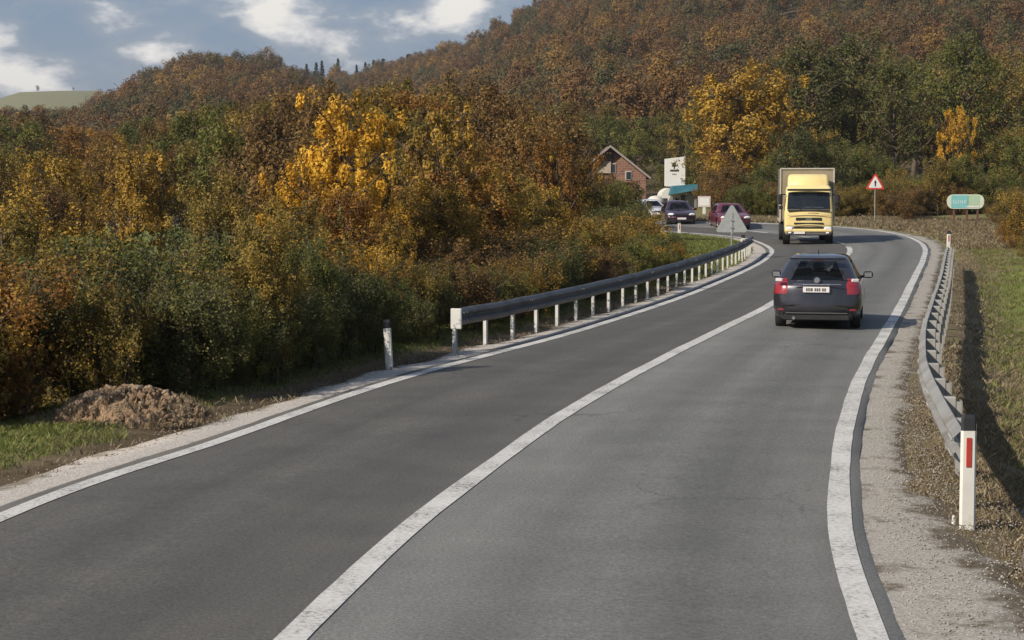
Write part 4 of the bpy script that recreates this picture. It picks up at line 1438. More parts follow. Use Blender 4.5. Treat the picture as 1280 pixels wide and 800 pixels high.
def dirt_mound():
    b = G(163, 533)
    e = tag(empty('dirt_mound', (b.x - .12, b.y + .75, gz(b.x - .12, b.y + .75))), 'heap of pale brown soil clods on the grass before the thicket', 'dirt mound')
    n = 44
    V = []; r_ = np.random.RandomState(8)
    nx_, ny_ = 110, 80
    for j in range(ny_):
        for i in range(nx_):
            x = (i / (nx_ - 1) - .5) * 2.2; xq = x; y = (j / (ny_ - 1) - .5) * 1.8
            d = sqrt((x / .98) ** 2 + (y / .8) ** 2)
            h = .40 * max(0, 1 - d ** 2.2) ** .8 * (.72 + .5 * float(vnoise(x * 3 + 5, y * 3, 41)) - .18 * (x > 0) * x) if d < 1 else 0
            h += (float(vnoise(x * 9, y * 9, 42)) - .5) * .11 * (d < .97) + (float(vnoise(x * 26, y * 26, 43)) - .5) * .10 * (d < .97)
            V.append((x, y, h - .05 if d < 1 else -.12))
    f = [(j * nx_ + i, j * nx_ + i + 1, (j + 1) * nx_ + i + 1, (j + 1) * nx_ + i) for j in range(ny_ - 1) for i in range(nx_ - 1)]
    mb = MB(); mb.add(V, f); mb.build('soil', MATS['dirt_clod'], e, smooth_=False)
    protos = [lump(k, mat='dirt_clod' if k % 2 else 'dirt_clod_pale') for k in range(6)]
    for k in range(299):
        a = r_.uniform(0, 2 * pi); d = r_.uniform(0, 1.05) ** .55
        x = cos(a) * d * .98; y = sin(a) * d * .78
        h = .40 * max(0, 1 - d ** 2.2) ** .8 * (.97) * (1 - .16 * (x > 0) * x)
        c_ = bpy.data.objects.new('clod', protos[k % 6]); COL.objects.link(c_); c_.parent = e
        s = r_.uniform(.012, .055) if d < .9 else r_.uniform(.02, .05)
        c_.location = (x, y, max(h - .012, 0)); c_.scale = (s * r_.uniform(.8, 1.4), s, s)
        c_.rotation_euler = tuple(r_.uniform(0, 6, 3))
    # dry weeds and leaves at the foot of the heap
    rr3 = np.random.RandomState(5); q_ = []
    for k in range(900):
        a = rr3.uniform(0, 2 * pi); d = rr3.uniform(.62, 1.25)
        x = b.x - .12 + cos(a) * d; y = b.y + .75 + sin(a) * d * .8
        q_.append((x, y, gz(b.x, b.y + .75) + max(0, .40 * max(0, 1 - d ** 2.2) ** .8 - .02)))
    blades('dry_weeds', np.array(q_), 'dry_blade', 'dry weeds and leaves round the foot of the soil heap', 'weeds', (.02, .06), (.003, .007), 4)
    return e


dirt_mound()


# ------------------------------------------------------------------ guardrails
def path_from(ref, a, y0, y1, extra=None):
    pts = []
    for i in range(NS):
        if y0 - 2 < ST[i, 1] < y1 + 2:
            p = rp(i, a, ref)
            pts.append(p)
    pts = np.array(pts)
    return pts[(pts[:, 1] >= y0) & (pts[:, 1] <= y1)]


PROF = [(.155, 0), (.13, .035), (.085, .08), (.055, .08), (.02, .012), (-.02, .012), (-.055, .08), (-.085, .08), (-.13, .035), (-.155, 0)]


def guardrail(pts, side, top, seg, label, postmat, block, endcap, beammat='rail_steel', post_w=.10, posts_step=1.85, lap=.0):
    """pts: ground line of the beam; side=+1: road on +normal side (beam faces it)."""
    d = np.r_[0, np.cumsum(np.linalg.norm(np.diff(pts[:, :2], axis=0), axis=1))]
    Ltot = d[-1]

    def at(s):
        s = min(max(s, 0), Ltot)
        x = np.interp(s, d, pts[:, 0]); y = np.interp(s, d, pts[:, 1]); z = np.interp(s, d, pts[:, 2])
        s2 = min(s + .4, Ltot); s1 = max(s - .4, 0)
        t = np.array([np.interp(s2, d, pts[:, 0]) - np.interp(s1, d, pts[:, 0]), np.interp(s2, d, pts[:, 1]) - np.interp(s1, d, pts[:, 1])])
        t /= np.linalg.norm(t)
        n = np.array([t[1], -t[0]]) * side
        return np.array([x, y]), z, t, n
    o0 = Vector((pts[0][0], pts[0][1], pts[0][2]))
    e = tag(empty('guardrail', o0), label, 'guardrail')
    zc = top - .155
    s = 0.0; k = 0
    while s < Ltot - .3:
        s1 = min(s + seg, Ltot)
        mb = MB(); V = []
        m_ = max(2, int((s1 - s) / .5) + 1)
        sag = random.uniform(-.008, .008)
        for q in range(m_):
            u = s + (s1 + .06 - s) * q / (m_ - 1)
            c_, z, t, n = at(u)
            ofs = .004 * (k % 2)
            outer = [(h, o_ + ofs) for h, o_ in PROF]; inner = [(h, o_ + ofs - .006) for h, o_ in reversed(PROF)]
            for h, o_ in outer + inner:
                V.append((c_[0] + n[0] * o_ - o0.x, c_[1] + n[1] * o_ - o0.y, z + zc + h + sag * sin(q) - o0.z))
        m = 20
        f = [(a * m + b, a * m + (b + 1) % m, (a + 1) * m + (b + 1) % m, (a + 1) * m + b) for a in range(m_ - 1) for b in range(m)]
        f += [tuple(range(m)), tuple(range(m_ * m - 1, (m_ - 1) * m - 1, -1))]
        mb.add(V, f)
        bo = mb.build('beam', MATS[beammat], e)
        bb = MB()
        for h_ in (-.07, .07):
            for q_ in (.05, .20, .35):
                c_, z, t, n = at(s + q_)
                bb.box((c_[0] + n[0] * .088 - o0.x, c_[1] + n[1] * .088 - o0.y, z + zc + h_ - o0.z), (.035, .02, .035), math.atan2(t[1], t[0]), bev=.006)
        bb.build('splice_bolts', MATS['post_grey'], bo)
        s = s1; k += 1
    s = .12 if endcap else 1.0
    while s < Ltot:
        c_, z, t, n = at(s)
        g = gz(c_[0] - n[0] * .17, c_[1] - n[1] * .17)
        a = math.atan2(t[1], t[0])
        tilt = random.uniform(-.01, .01)
        pm = MB()
        bk = block
        pc = (c_[0] - n[0] * (bk + .05) - o0.x, c_[1] - n[1] * (bk + .05) - o0.y)
        ph = z + top - .06 - g + .3
        zc_ = (z + top - .06 + g - .3) / 2 - o0.z
        w2 = post_w / 2
        # C-shaped post: web and two flanges
        cr, sr = cos(a), sin(a)
        pm.box((pc[0], pc[1], zc_), (post_w, .012, ph), a)
        for sg in (-1, 1):
            fx = sg * (w2 - .006)
            pm.box((pc[0] + cr * fx - sr * .0 - n[0] * (-.028), pc[1] + sr * fx - n[1] * (-.028), zc_), (.012, .05, ph * .9995), a)
        pm.build('post', MATS[postmat], e)
        if bk > .04:
            bm_ = MB()
            bm_.box((c_[0] - n[0] * bk * .5 - o0.x, c_[1] - n[1] * bk * .5 - o0.y, z + zc + .02 - o0.z), (post_w * .9, bk * .96, .24), a, bev=.01)
            bm_.build('spacer', MATS[postmat], e)
        s += posts_step
    if endcap:
        c_, z, t, n = at(0.0)
        a = math.atan2(t[1], t[0])
        mb = MB().box((c_[0] + n[0] * .03 - o0.x - t[0] * .03, c_[1] + n[1] * .03 - o0.y - t[1] * .03, z + top - .17 - o0.z), (.05, .20, .36), a, bev=.012)
        mb.build('end_cap', MATS[postmat], e)
    return e


left_pts = path_from('L', -.80, 33.3, 79.5)
left_pts[:, 2] += np.interp(left_pts[:, 1], [33, 45, 80], [0, -.02, -.02])
guardrail(left_pts, +1, .74, 4.0, 'long dark guardrail on white posts curving along the thicket into the bend', 'post_steel', .03, True, beammat='rail_shaded', posts_step=1.62)
right_pts = path_from('R', .95, 16.9, 66.5)
for q_ in range(len(right_pts)):
    i_ = nearst(right_pts[q_, 0], right_pts[q_, 1])
    right_pts[q_, :2] += ST[i_, 2:4] * .12 * float(np.clip((24 - right_pts[q_, 1]) / 7, 0, 1))
guardrail(right_pts, -1, .75, 3.7, 'grey guardrail with white spacer blocks beside the gravel and grass bank', 'post_grey', .15, False, posts_step=1.85, post_w=.12)


# ------------------------------------------------------------------ delineator posts
def delineator(x, y, label, h=1.0, w=.13, top_black=True, lean=0.0, refl='reflector_red', z=None):
    z = gz(x, y) if z is None else z
    e = tag(empty('delineator_post', (x, y, z), 0), label, 'delineator')
    mb = MB()
    # plastic post, rounded triangular section
    sec = [(-w / 2, -.03), (-w / 2 + .02, -.055), (w / 2 - .02, -.055), (w / 2, -.03), (w / 2 - .015, .02), (.02, .06), (-.02, .06), (-w / 2 + .015, .02)]
    hb = h - .13
    v = []
    for zz in (-.15, hb * .5, hb):
        k = 1 - .04 * max(zz, 0)
        v += [(a * k, b * k, zz) for a, b in sec]
    f = [(r_ * 8 + i, r_ * 8 + (i + 1) % 8, (r_ + 1) * 8 + (i + 1) % 8, (r_ + 1) * 8 + i) for r_ in range(2) for i in range(8)]
    f += [tuple(range(7, -1, -1)), tuple(range(16, 24))]
    mb.add(v, f)
    mb.build('post_body', MATS['post_white'], e)
    if top_black:
        mb = MB(); v = []
        for zz, k in ((hb, .965), (h - .02, .94), (h, .82)):
            v += [(a * k, b * k, zz + (0.012 * (b < 0) if zz == h else 0)) for a, b in sec]
        mb.add(v, f)
        mb.build('black_cap', MATS['cap_black'], e)
    mb = MB().box((0, -.056, hb - .19), (.048, .012, .26), 0, bev=.004)
    mb.build('reflector', MATS[refl], e)
    e.rotation_euler = (0, lean, 0)
    return e


g = G(1208, 648)
delineator(g.x, g.y, 'big white roadside post with red reflector and black cap in front of the grey guardrail', h=.91, w=.142, z=0.0)
# small broken stump beside it
g2 = G(1192, 645)
mb = MB().box((0, 0, .03), (.035, .03, .09), .3, bev=.008, taper=(.6, .7))
o = mb.build('stone_stub', MATS['post_white']); o.location = (g2.x, g2.y, gz(g2.x, g2.y) + .01)
tag(o, 'tiny white stub at the foot of the big white roadside post', 'stub')
g = G(487, 458)
delineator(g.x, g.y, 'weathered white post with dark cap at the bushes before the guardrail end', h=.80, w=.125, lean=-.05, refl='post_white')
for (px, Y, hh, lab) in [(1185.5, 81, .9, 'small white post just past the far end of the grey guardrail'), (928.6, 79.5, .80, 'small white post behind the far end of the dark guardrail'), (849, 103.5, .75, 'small white post at the inner road edge before the dark oncoming car')]:
    x = (px - 640) / F * Y
    delineator(x, Y, lab, h=hh, w=.17)


# ------------------------------------------------------------------ traffic signs
def tri_sign(px, Y, ztop, side, facing_back, label, z0=None):
    x = (px - 640) / F * Y
    z = gz(x, Y) if z0 is None else z0
    e = tag(empty('warning_sign', (x, Y, z)), label, 'road sign')
    zt = ztop - z
    MB().tube([(0, .05, -.3), (0, .05, zt - .08)], .032, n=10).build('pole', MATS['steel_grey'], e)
    hh = side * .866

    def tri(s_, cz=0):
        r_ = .07 * s_
        pts = []
        for k, (cx_, cz_) in enumerate(((-s_ / 2, -hh / 3 * s_ / side), (s_ / 2, -hh / 3 * s_ / side), (0, hh * 2 / 3 * s_ / side))):
            ang0 = [150, 270, 30][k]
            inx = cx_ * (1 - 2 * r_ / s_ * 1.0); inz = cz_ * (1 - 2 * r_ / s_ * 1.0)
            for q in range(4):
                w = RAD(ang0 + q * 40)
                pts.append((inx + r_ * cos(w), inz + r_ * sin(w)))
        return pts
    cz = zt - hh * 2 / 3
    pl = MB().prism([(a, b + cz) for a, b in tri(side)], 0, .02)
    pl.build('plate', MATS['sign_back'] if facing_back else MATS['sign_red'], e)
    if facing_back:
        MB().box((0, .035, cz - .1), (side * .55, .02, .04)).build('bracket', MATS['steel_grey'], e)
        MB().box((0, -.012, cz - .02), (.05, .024, hh * .8)).build('stiffener', MATS['sign_back'], e)
        for zz in (cz - .2, cz + .08):
            MB().box((0, -.032, zz), (.12, .02, .04)).build('clamp', MATS['steel_grey'], e)
    else:
        MB().prism([(a, b + cz) for a, b in tri(side * .74)], -.006, .001).build('white_field', MATS['sign_white'], e)
        mb = MB()
        # black arrow and bar of the priority-crossing symbol
        mb.prism([(-.035, cz - .16), (.035, cz - .16), (.045, cz + .08), (.09, cz + .06), (0, cz + .22), (-.09, cz + .06), (-.045, cz + .08)], -.010, -.004)
        mb.build('symbol', MATS['sign_black'], e)
    return e


tri_sign(1093, 112, P(1093, 217, 112).z, 1.02, False, 'red and white triangle warning sign on a thin pole right of the truck')
tri_sign(914.5, 74, P(914.5, 256, 74).z, 1.18, True, 'grey back of a triangle sign standing in front of the maroon car', z0=0.0)


def route_sign():
    Y = 112.0
    a = P(1184, 243, Y); b = P(1230, 261, Y)
    w = b.x - a.x; h = a.z - b.z
    x = (a.x + b.x) / 2
    z = gz(x, Y)
    e = tag(empty('direction_sign', (x, Y, z)), 'long rounded turquoise and pale green sign board on brown posts by the woods', 'road sign')
    cz = (a.z + b.z) / 2 - z

    def rr_(w_, h_, r_):
        pts = []
        for cx_, cz_, a0 in ((w_ / 2 - r_, -h_ / 2 + r_, -90), (w_ / 2 - r_, h_ / 2 - r_, 0), (-w_ / 2 + r_, h_ / 2 - r_, 90), (-w_ / 2 + r_, -h_ / 2 + r_, 180)):
            for q in range(5):
                t_ = RAD(a0 + q * 22.5)
                pts.append((cx_ + r_ * cos(t_), cz_ + r_ * sin(t_) + cz))
        return pts
    MB().prism(rr_(w, h, h * .42), 0, .05).build('board', MATS['sign_cream'], e)
    MB().prism([(q - w * .16, z_) for q, z_ in rr_(w * .46, h * .88, .06)], -.008, .002).build('turquoise_panel', MATS['sign_turq'], e)
    MB().prism([(q + w * .22, z_ + h * .10) for q, z_ in rr_(w * .32, h * .70, .06)], -.008, .002).build('green_panel', MATS['sign_green'], e)
    # the blurred line of pale lettering: small strokes
    mb = MB(); u = -w * .34
    rr2 = random.Random(4)
    while u < w * .02:
        ww = rr2.uniform(.05, .09)
        mb.box((u + ww / 2, -.012, cz - h * .02), (.022, .008, .20)); 
        if rr2.random() < .6: mb.box((u + ww / 2 + .03, -.012, cz + rr2.choice((-.08, .0, .08)) - h * .02), (.05, .0075, .03))
        u += ww + .035
    mb.build('lettering', MATS['sign_white'], e)
    MB().box((w * .2, -.012, cz - h * .36), (w * .36, .008, .05)).build('underline', MATS['sign_white'], e)
    for u in (-w * .30, w * .05, w * .34):
        MB().box((u, .10, (cz - .1) / 2), (.12, .08, cz + .4), bev=.01).build('post', MATS['wood_brown'], e)


simple('sign_cream', (.62, .68, .55), .5, var=.05)
simple('sign_turq', (.22, .52, .52), .5, var=.06)
simple('sign_green', (.42, .58, .40), .5, var=.06)
route_sign()


# ------------------------------------------------------------------ vehicles
def outline(x_hw, y0, y1, rc, bow0, bow1, nr=16, nc=5, nside=22):
    """Closed outline from the middle of nothing: rear edge (left->right), corner, right side, corner, front, corner, left side, corner."""
    pts = []
    h = x_hw
    def bow(x, b): return b * (x / max(h, 1e-6)) ** 2
    rc = min(rc, h * .45, (y1 - y0) * .3)
    xr = h - rc
    for i in range(nr):
        x = -xr + 2 * xr * i / nr
        pts.append((x, y0 + bow(x, bow0)))
    ye = y0 + bow(xr, bow0)
    for i in range(nc):
        a = -pi / 2 + pi / 2 * i / nc
        pts.append((xr + rc * cos(a), ye + rc + rc * sin(a)))
    yf = y1 - bow(xr, bow1)
    for i in range(nside):
        pts.append((h, ye + rc + (yf - rc - ye - rc) * i / nside))
    for i in range(nc):
        a = pi / 2 * i / nc
        pts.append((xr + rc * cos(a), yf - rc + rc * sin(a)))
    for i in range(nr):
        x = xr - 2 * xr * i / nr
        pts.append((x, y1 - bow(x, bow1)))
    for i in range(nc):
        a = pi / 2 + pi / 2 * i / nc
        pts.append((-xr + rc * cos(a), yf - rc + rc * sin(a)))
    for i in range(nside):
        pts.append((-h, yf - rc - (yf - rc - ye - rc) * i / nside))
    for i in range(nc):
        a = pi + pi / 2 * i / nc
        pts.append((-xr + rc * cos(a), ye + rc + rc * sin(a)))
    return pts


def pchip(zs, xs, q):
    """Smooth monotone-ish interpolation."""
    zs = np.array(zs, float); xs = np.array(xs, float)
    h = np.diff(zs); d = np.diff(xs) / h
    m = np.zeros(len(zs)); m[0] = d[0]; m[-1] = d[-1]
    for i in range(1, len(zs) - 1):
        m[i] = 0 if d[i - 1] * d[i] <= 0 else 2 * d[i - 1] * d[i] / (d[i - 1] + d[i])
    i = int(np.clip(np.searchsorted(zs, q) - 1, 0, len(zs) - 2))
    t = (q - zs[i]) / h[i]
    return (2 * t ** 3 - 3 * t ** 2 + 1) * xs[i] + (t ** 3 - 2 * t ** 2 + t) * h[i] * m[i] + (-2 * t ** 3 + 3 * t ** 2) * xs[i + 1] + (t ** 3 - t ** 2) * h[i] * m[i + 1]


def wheel(e, x, y, r_=.31, w=.20, outward=1, name='wheel', rim='rim_alloy'):
    mb = MB()
    mb.lathe([(r_ * .62, -w / 2), (r_ * .93, -w / 2), (r_, -w / 2 + .03), (r_, w / 2 - .03), (r_ * .93, w / 2), (r_ * .62, w / 2)], (0, 0, 0), 'x', 28)
    mb.lathe([(r_ * .62, -w / 2), (r_ * .60, 0), (r_ * .62, w / 2)], (0, 0, 0), 'x', 28)
    o_ = mb.build(name, MATS['tyre'], e, smooth_=True); o_.location = (x, y, r_)
    mb = MB()
    xo = outward * (w / 2 - .02)
    mb.lathe([(0, xo), (.05, xo + outward * .004), (.06, xo - outward * .01)], (0, 0, 0), 'x', 14)
    mb.lathe([(r_ * .60, xo + outward * .01), (r_ * .54, xo - outward * .02), (r_ * .50, xo - outward * .05)], (0, 0, 0), 'x', 28)
    for k in range(5):
        a = 2 * pi * k / 5
        c_, s_ = cos(a), sin(a)
        L1 = r_ * .56; hw_ = .032
        v = [(xo - .012, -s_ * hw_, c_ * hw_), (xo - .012, s_ * hw_, -c_ * hw_), (xo - .012, c_ * L1 + s_ * hw_, s_ * L1 - c_ * hw_), (xo - .012, c_ * L1 - s_ * hw_, s_ * L1 + c_ * hw_)]
        v += [(q[0] + .024, q[1], q[2]) for q in v]
        mb.add(v, [(0, 1, 2, 3), (7, 6, 5, 4), (0, 4, 5, 1), (1, 5, 6, 2), (2, 6, 7, 3), (3, 7, 4, 0)])
    mb.build('rim', MATS[rim], o_, smooth_=True)
    return o_


def car(name, label, cat, loc, rz, paint, W_=1.78, H_=1.50, L__=4.25, rear_view=True, lamps='on', van=False):
    e = tag(empty(name, loc, rz), label, cat)
    sc = W_ / 1.76; sh = H_ / 1.50; sl = L__ / 4.25
    if not van:
        ZS = [.18, .30, .45, .70, .88, .97, 1.08, 1.36, 1.44, 1.485, 1.50]
        YR = [.22, .05, .0, .03, .07, .13, .24, .60, .72, .92, 1.4]
        HW = [.76, .85, .875, .88, .86, .82, .76, .625, .57, .48, .28]
        ZF = [.18, .30, .50, .62, .74, .84, .93, .99, 1.36, 1.44, 1.485, 1.50]
        YF = [4.05, 4.20, 4.25, 4.20, 4.06, 3.75, 3.30, 3.02, 2.42, 2.28, 2.05, 1.7]
        glz = (1.00, 1.37)
    else:
        ZS = [.18, .30, .45, .70, .88, 1.0, 1.2, 1.42, 1.47, 1.49, 1.50]
        YR = [.10, .03, .0, .0, .01, .02, .03, .06, .10, .2, .5]
        HW = [.80, .86, .875, .88, .88, .87, .85, .80, .76, .68, .5]
        ZF = [.18, .30, .50, .62, .74, .84, .93, .99, 1.36, 1.44, 1.485, 1.50]
        YF = [4.15, 4.22, 4.25, 4.20, 4.12, 4.0, 3.85, 3.72, 3.2, 3.05, 2.8, 2.4]
        glz = (.98, 1.36)
    zl = sorted(set(list(np.round(np.linspace(.18, 1.50, 45), 4)) + [glz[0], glz[1], .72, 1.03, 1.00, .40]))
    rings = []
    for z in zl:
        hw = pchip(ZS, HW, z); y0 = pchip(ZS, YR, z); y1 = pchip(ZF, YF, z)
        rc = np.interp(z, [.18, .9, 1.0, 1.5], [.30, .28, .20, .22])
        rings.append([(x * sc, y * sl, z * sh) for x, y in outline(hw, y0, y1, rc,   .17 if z < 1.0 else .13, .30 if z < 1.0 else .16)])
    nr, nc, nsd = 16, 5, 22
    Mn = len(rings[0])
    seg = {}
    a = 0
    for nm, c_ in (('rear', nr), ('c1', nc), ('right', nsd), ('c2', nc), ('front', nr), ('c3', nc), ('left', nsd), ('c4', nc)):
        seg[nm] = (a, a + c_); a += c_
    V = [p for r_ in rings for p in r_]
    parts = {'body': [], 'rear_window': [], 'side_window': [], 'windscreen': [], 'tail_light': [], 'tail_light2': [], 'side_window2': [], 'bumper_trim': []}
    axles = [.78 * sl, 3.38 * sl]
    for r_ in range(len(rings) - 1):
        zm = (zl[r_] + zl[r_ + 1]) / 2
        for k in range(Mn):
            q = (r_ * Mn + k, r_ * Mn + (k + 1) % Mn, (r_ + 1) * Mn + (k + 1) % Mn, (r_ + 1) * Mn + k)
            cx_ = sum(V[i][0] for i in q) / 4; cy_ = sum(V[i][1] for i in q) / 4; cz_ = sum(V[i][2] for i in q) / 4
            if abs(cx_) > .55 * sc and any((cy_ - ay) ** 2 + (cz_ - .31) ** 2 < .355 ** 2 for ay in axles):
                continue
            dst = 'body'
            gl = glz[0] < zm < glz[1]
            if gl and seg['rear'][0] + 1 <= k < seg['rear'][1] - 1 and not van: dst = 'rear_window'
            if gl and van and (2 <= k < 7 or 9 <= k < 14): dst = 'rear_window'
            if gl and seg['front'][0] <= k < seg['front'][1]: dst = 'windscreen'
            for sdn in ('right', 'left'):
                a0, a1 = seg[sdn]
                if a0 <= k < a1 and gl:
                    u = (k - a0) if sdn == 'right' else (a1 - 1 - k)
                    if (2 <= u < 9 or 10 <= u < 19) and not van: dst = 'side_window' if sdn == 'right' else 'side_window2'
                    if van and 14 <= u < 20: dst = 'side_window' if sdn == 'right' else 'side_window2'
            if .72 < zm < 1.03 and not van:
                if k in list(range(seg['c4'][0], seg['c4'][1]))  or k in (seg['left'][1] - 1, seg['left'][1] - 2): dst = 'tail_light2'
                if k in list(range(seg['c1'][0], seg['c1'][1]))  or k in (seg['right'][0], seg['right'][0] + 1): dst = 'tail_light'
            parts[dst].append(q)
    parts['body'].append(tuple(range((len(rings) - 1) * Mn, len(rings) * Mn)))
    mm = {'body': paint, 'rear_window': 'car_glass', 'side_window': 'car_glass', 'side_window2': 'car_glass', 'windscreen': 'car_glass', 'tail_light': 'lamp_red', 'tail_light2': 'lamp_red'}
    for nm, fs in parts.items():
        if not fs: continue
        used = sorted(set(i for q in fs for i in q)); mp_ = {u: i for i, u in enumerate(used)}
        mb = MB(); mb.add([V[u] for u in used], [tuple(mp_[i] for i in q) for q in fs])
        mb.build(nm.rstrip('2'), MATS[mm[nm]], e, smooth_=True)
    # under body and wheel housings
    MB().box((0, L__ / 2, .30), (W_ * .80, L__ * .94, .24), bev=.03).build('underbody', MATS['plastic_dark'], e)
    for ay in axles:
        for sg in (-1, 1):
            wheel(e, sg * (W_ / 2 - .13), ay, outward=sg)
    # interior seen through the glass
    if not van:
        MB().box((0, 2.0 * sl, .82), (W_ * .78, 2.6 * sl, .12)).build('cabin_floor', MATS['seat_cloth'], e)
        for y_, zz in ((.95 * sl, .92), (2.05 * sl, .93)):
            for sg in ((-1, 0, 1) if y_ < 1.5 else (-1, 1)):
                s_ = MB(); s_.box((sg * .40, y_, zz + .06), (.42, .14, .34), bev=.05)
                s_.box((sg * .40, y_ + .02, zz + .31), (.24, .11, .16), bev=.045)
                s_.build('seat', MATS['seat_cloth'], e)
        MB().box((0, 2.62 * sl, 1.31 * sh), (.24, .03, .07), bev=.012).build('inside_mirror', MATS['plastic_dark'], e)
    # mirrors
    for sg in (-1, 1):
        mb = MB().box((sg * (W_ / 2 + .085), 2.72 * sl, 1.0 * sh), (.20, .10, .14), bev=.035)
        mb.box((sg * (W_ / 2 - .03), 2.74 * sl, .96 * sh), (.12, .05, .05), bev=.015)
        m_ = mb.build('side_mirror', MATS['plastic_dark'] if paint == 'car_paint' else MATS[paint], e, smooth_=True)
        MB().box((sg * (W_ / 2 + .085), 2.667 * sl, 1.0 * sh), (.15, .008, .10), bev=.003).build('mirror_glass', MATS['chrome'], m_)
    if rear_view:
        yb = .0
        # boot lip spoiler
        MB().box((0, .40 * sl, 1.435 * sh), (1.12, .20, .035), bev=.015).build('roof_spoiler', MATS[paint], e)
        MB().box((0, .36 * sl, 1.395 * sh), (.26, .02, .02)).build('brake_light', MATS['lamp_red'], e)
        # chrome strip, number plate, emblem
        MB().box((0, .012, .905), (.95, .03, .022), bev=.008).build('chrome_strip', MATS['chrome'], e)
        pl = MB().box((-.01, .006, .80), (.52, .02, .115), bev=.006).build('number_plate', MATS['plate_white'], e)
        mb = MB(); u = -.20
        for k, wd in enumerate((.03, .03, .045, .012, .03, .03, .03, .012, .03, .03)):
            if wd > .02:
                mb.box((u + wd / 2 - .01, -.0065, .80), (wd, .004, .06))
            u += wd + .012
        mb.build('plate_characters', MATS['plastic_grey'], pl)
        MB().lathe([(.001, -.002), (.055, -.002), (.062, .01), (.062, .03)], (0, .042, .985), 'y', 20).build('emblem', MATS['chrome'], e)
        MB().box((0, .045, .962), (.10, .02, .012)).build('hatch_handle', MATS['chrome'], e)
        # clear part of the lamp on top of the red one
        for sg in (-1, 1):
            mb = MB().box((sg * .745, .10, .985), (.15, .06, .07), sg * .3, bev=.015)
            mb.build('reversing_light', MATS['lamp_clear'], e)
            mb = MB().box((sg * .705, .010, .40), (.13, .03, .035), sg * .1, bev=.01)
            mb.build('rear_reflector', MATS['lamp_red'], e)
        # bumper lines
        MB().box((0, -.008, .335), (1.22, .04, .018), bev=.006).build('bumper_strip', MATS['plastic_grey'], e)
        MB().box((0, .05, .25), (1.30, .10, .12), bev=.02).build('diffuser', MATS['plastic_dark'], e)
        MB().box((0, .035, .215), (.95, .05, .018), bev=.004).build('lower_trim', MATS['rim_alloy'], e)
        MB().tube([(-.45, -.01, .235), (-.45, .2, .235)], .033, n=12).build('exhaust', MATS['chrome'], e)
        mb = MB().box((0, .03, .50), (1.5, .012, .008)); mb.build('hatch_seam', MATS['plastic_dark'], e)
        MB().tube([(0, .75 * sl, 1.50 * sh), (0, .68 * sl, 1.60 * sh)], .008, n=6).build('antenna', MATS['plastic_dark'], e)
    else:
        for sg in (-1, 1):
            mb = MB().box((sg * .62 * sc, 4.10 * sl, .70 * sh), (.36, .16, .15), -sg * .38, bev=.05)
            mb.build('headlight', MATS['headlight'], e, smooth_=True)
        MB().box((0, 4.235 * sl, .66 * sh), (.74, .05, .09), bev=.02).build('grille', MATS['plastic_dark'], e)
        MB().box((0, 4.255 * sl, .36 * sh), (1.0, .05, .13), bev=.02).build('lower_grille', MATS['plastic_dark'], e)
        MB().box((0, 4.285 * sl, .46 * sh), (.50, .02, .11), bev=.005).build('number_plate', MATS['plate_white'], e)
    return e


def yaw(dx, dy):
    return -atan2(dx, dy)


Dc = 38.0
xc = (1021.5 - 640) / F * Dc
car('hatchback_car', 'dark grey hatchback driving away in the right lane of the road', 'car', (xc, Dc, .012), yaw(.20, 1), 'car_paint', W_=1.75, H_=1.47)
# oncoming maroon car behind the triangle sign, dark car further on
x = (913 - 640) / F * 101.5
p = Vector((x, 101.5, .16))
o_ = car('hatchback_car', 'maroon car coming round the bend behind the grey triangle sign', 'car', (0, 0, 0), pi, 'maroon_paint', W_=1.78, H_=1.45, rear_view=False)
o_.location = (11.9, 108.5, .33); o_.rotation_euler = (0, 0, pi + .06)
o_ = car('hatchback_car', 'dark plum car with bright headlights partly behind the bushes at the station', 'car', (0, 0, 0), pi, 'plum_paint', W_=1.70, H_=1.45, rear_view=False)
o_.location = ((844 - 640) / F * 112, 113.0, .42); o_.rotation_euler = (0, 0, pi + .02)
xv = (801 - 640) / F * 124
o_ = car('parked_car', 'pale lilac white car parked at the gas station behind the bushes', 'car', (xv, 126, gz(xv, 124) - .1), pi + .3, 'van_paint', W_=1.6, H_=1.36, rear_view=False)


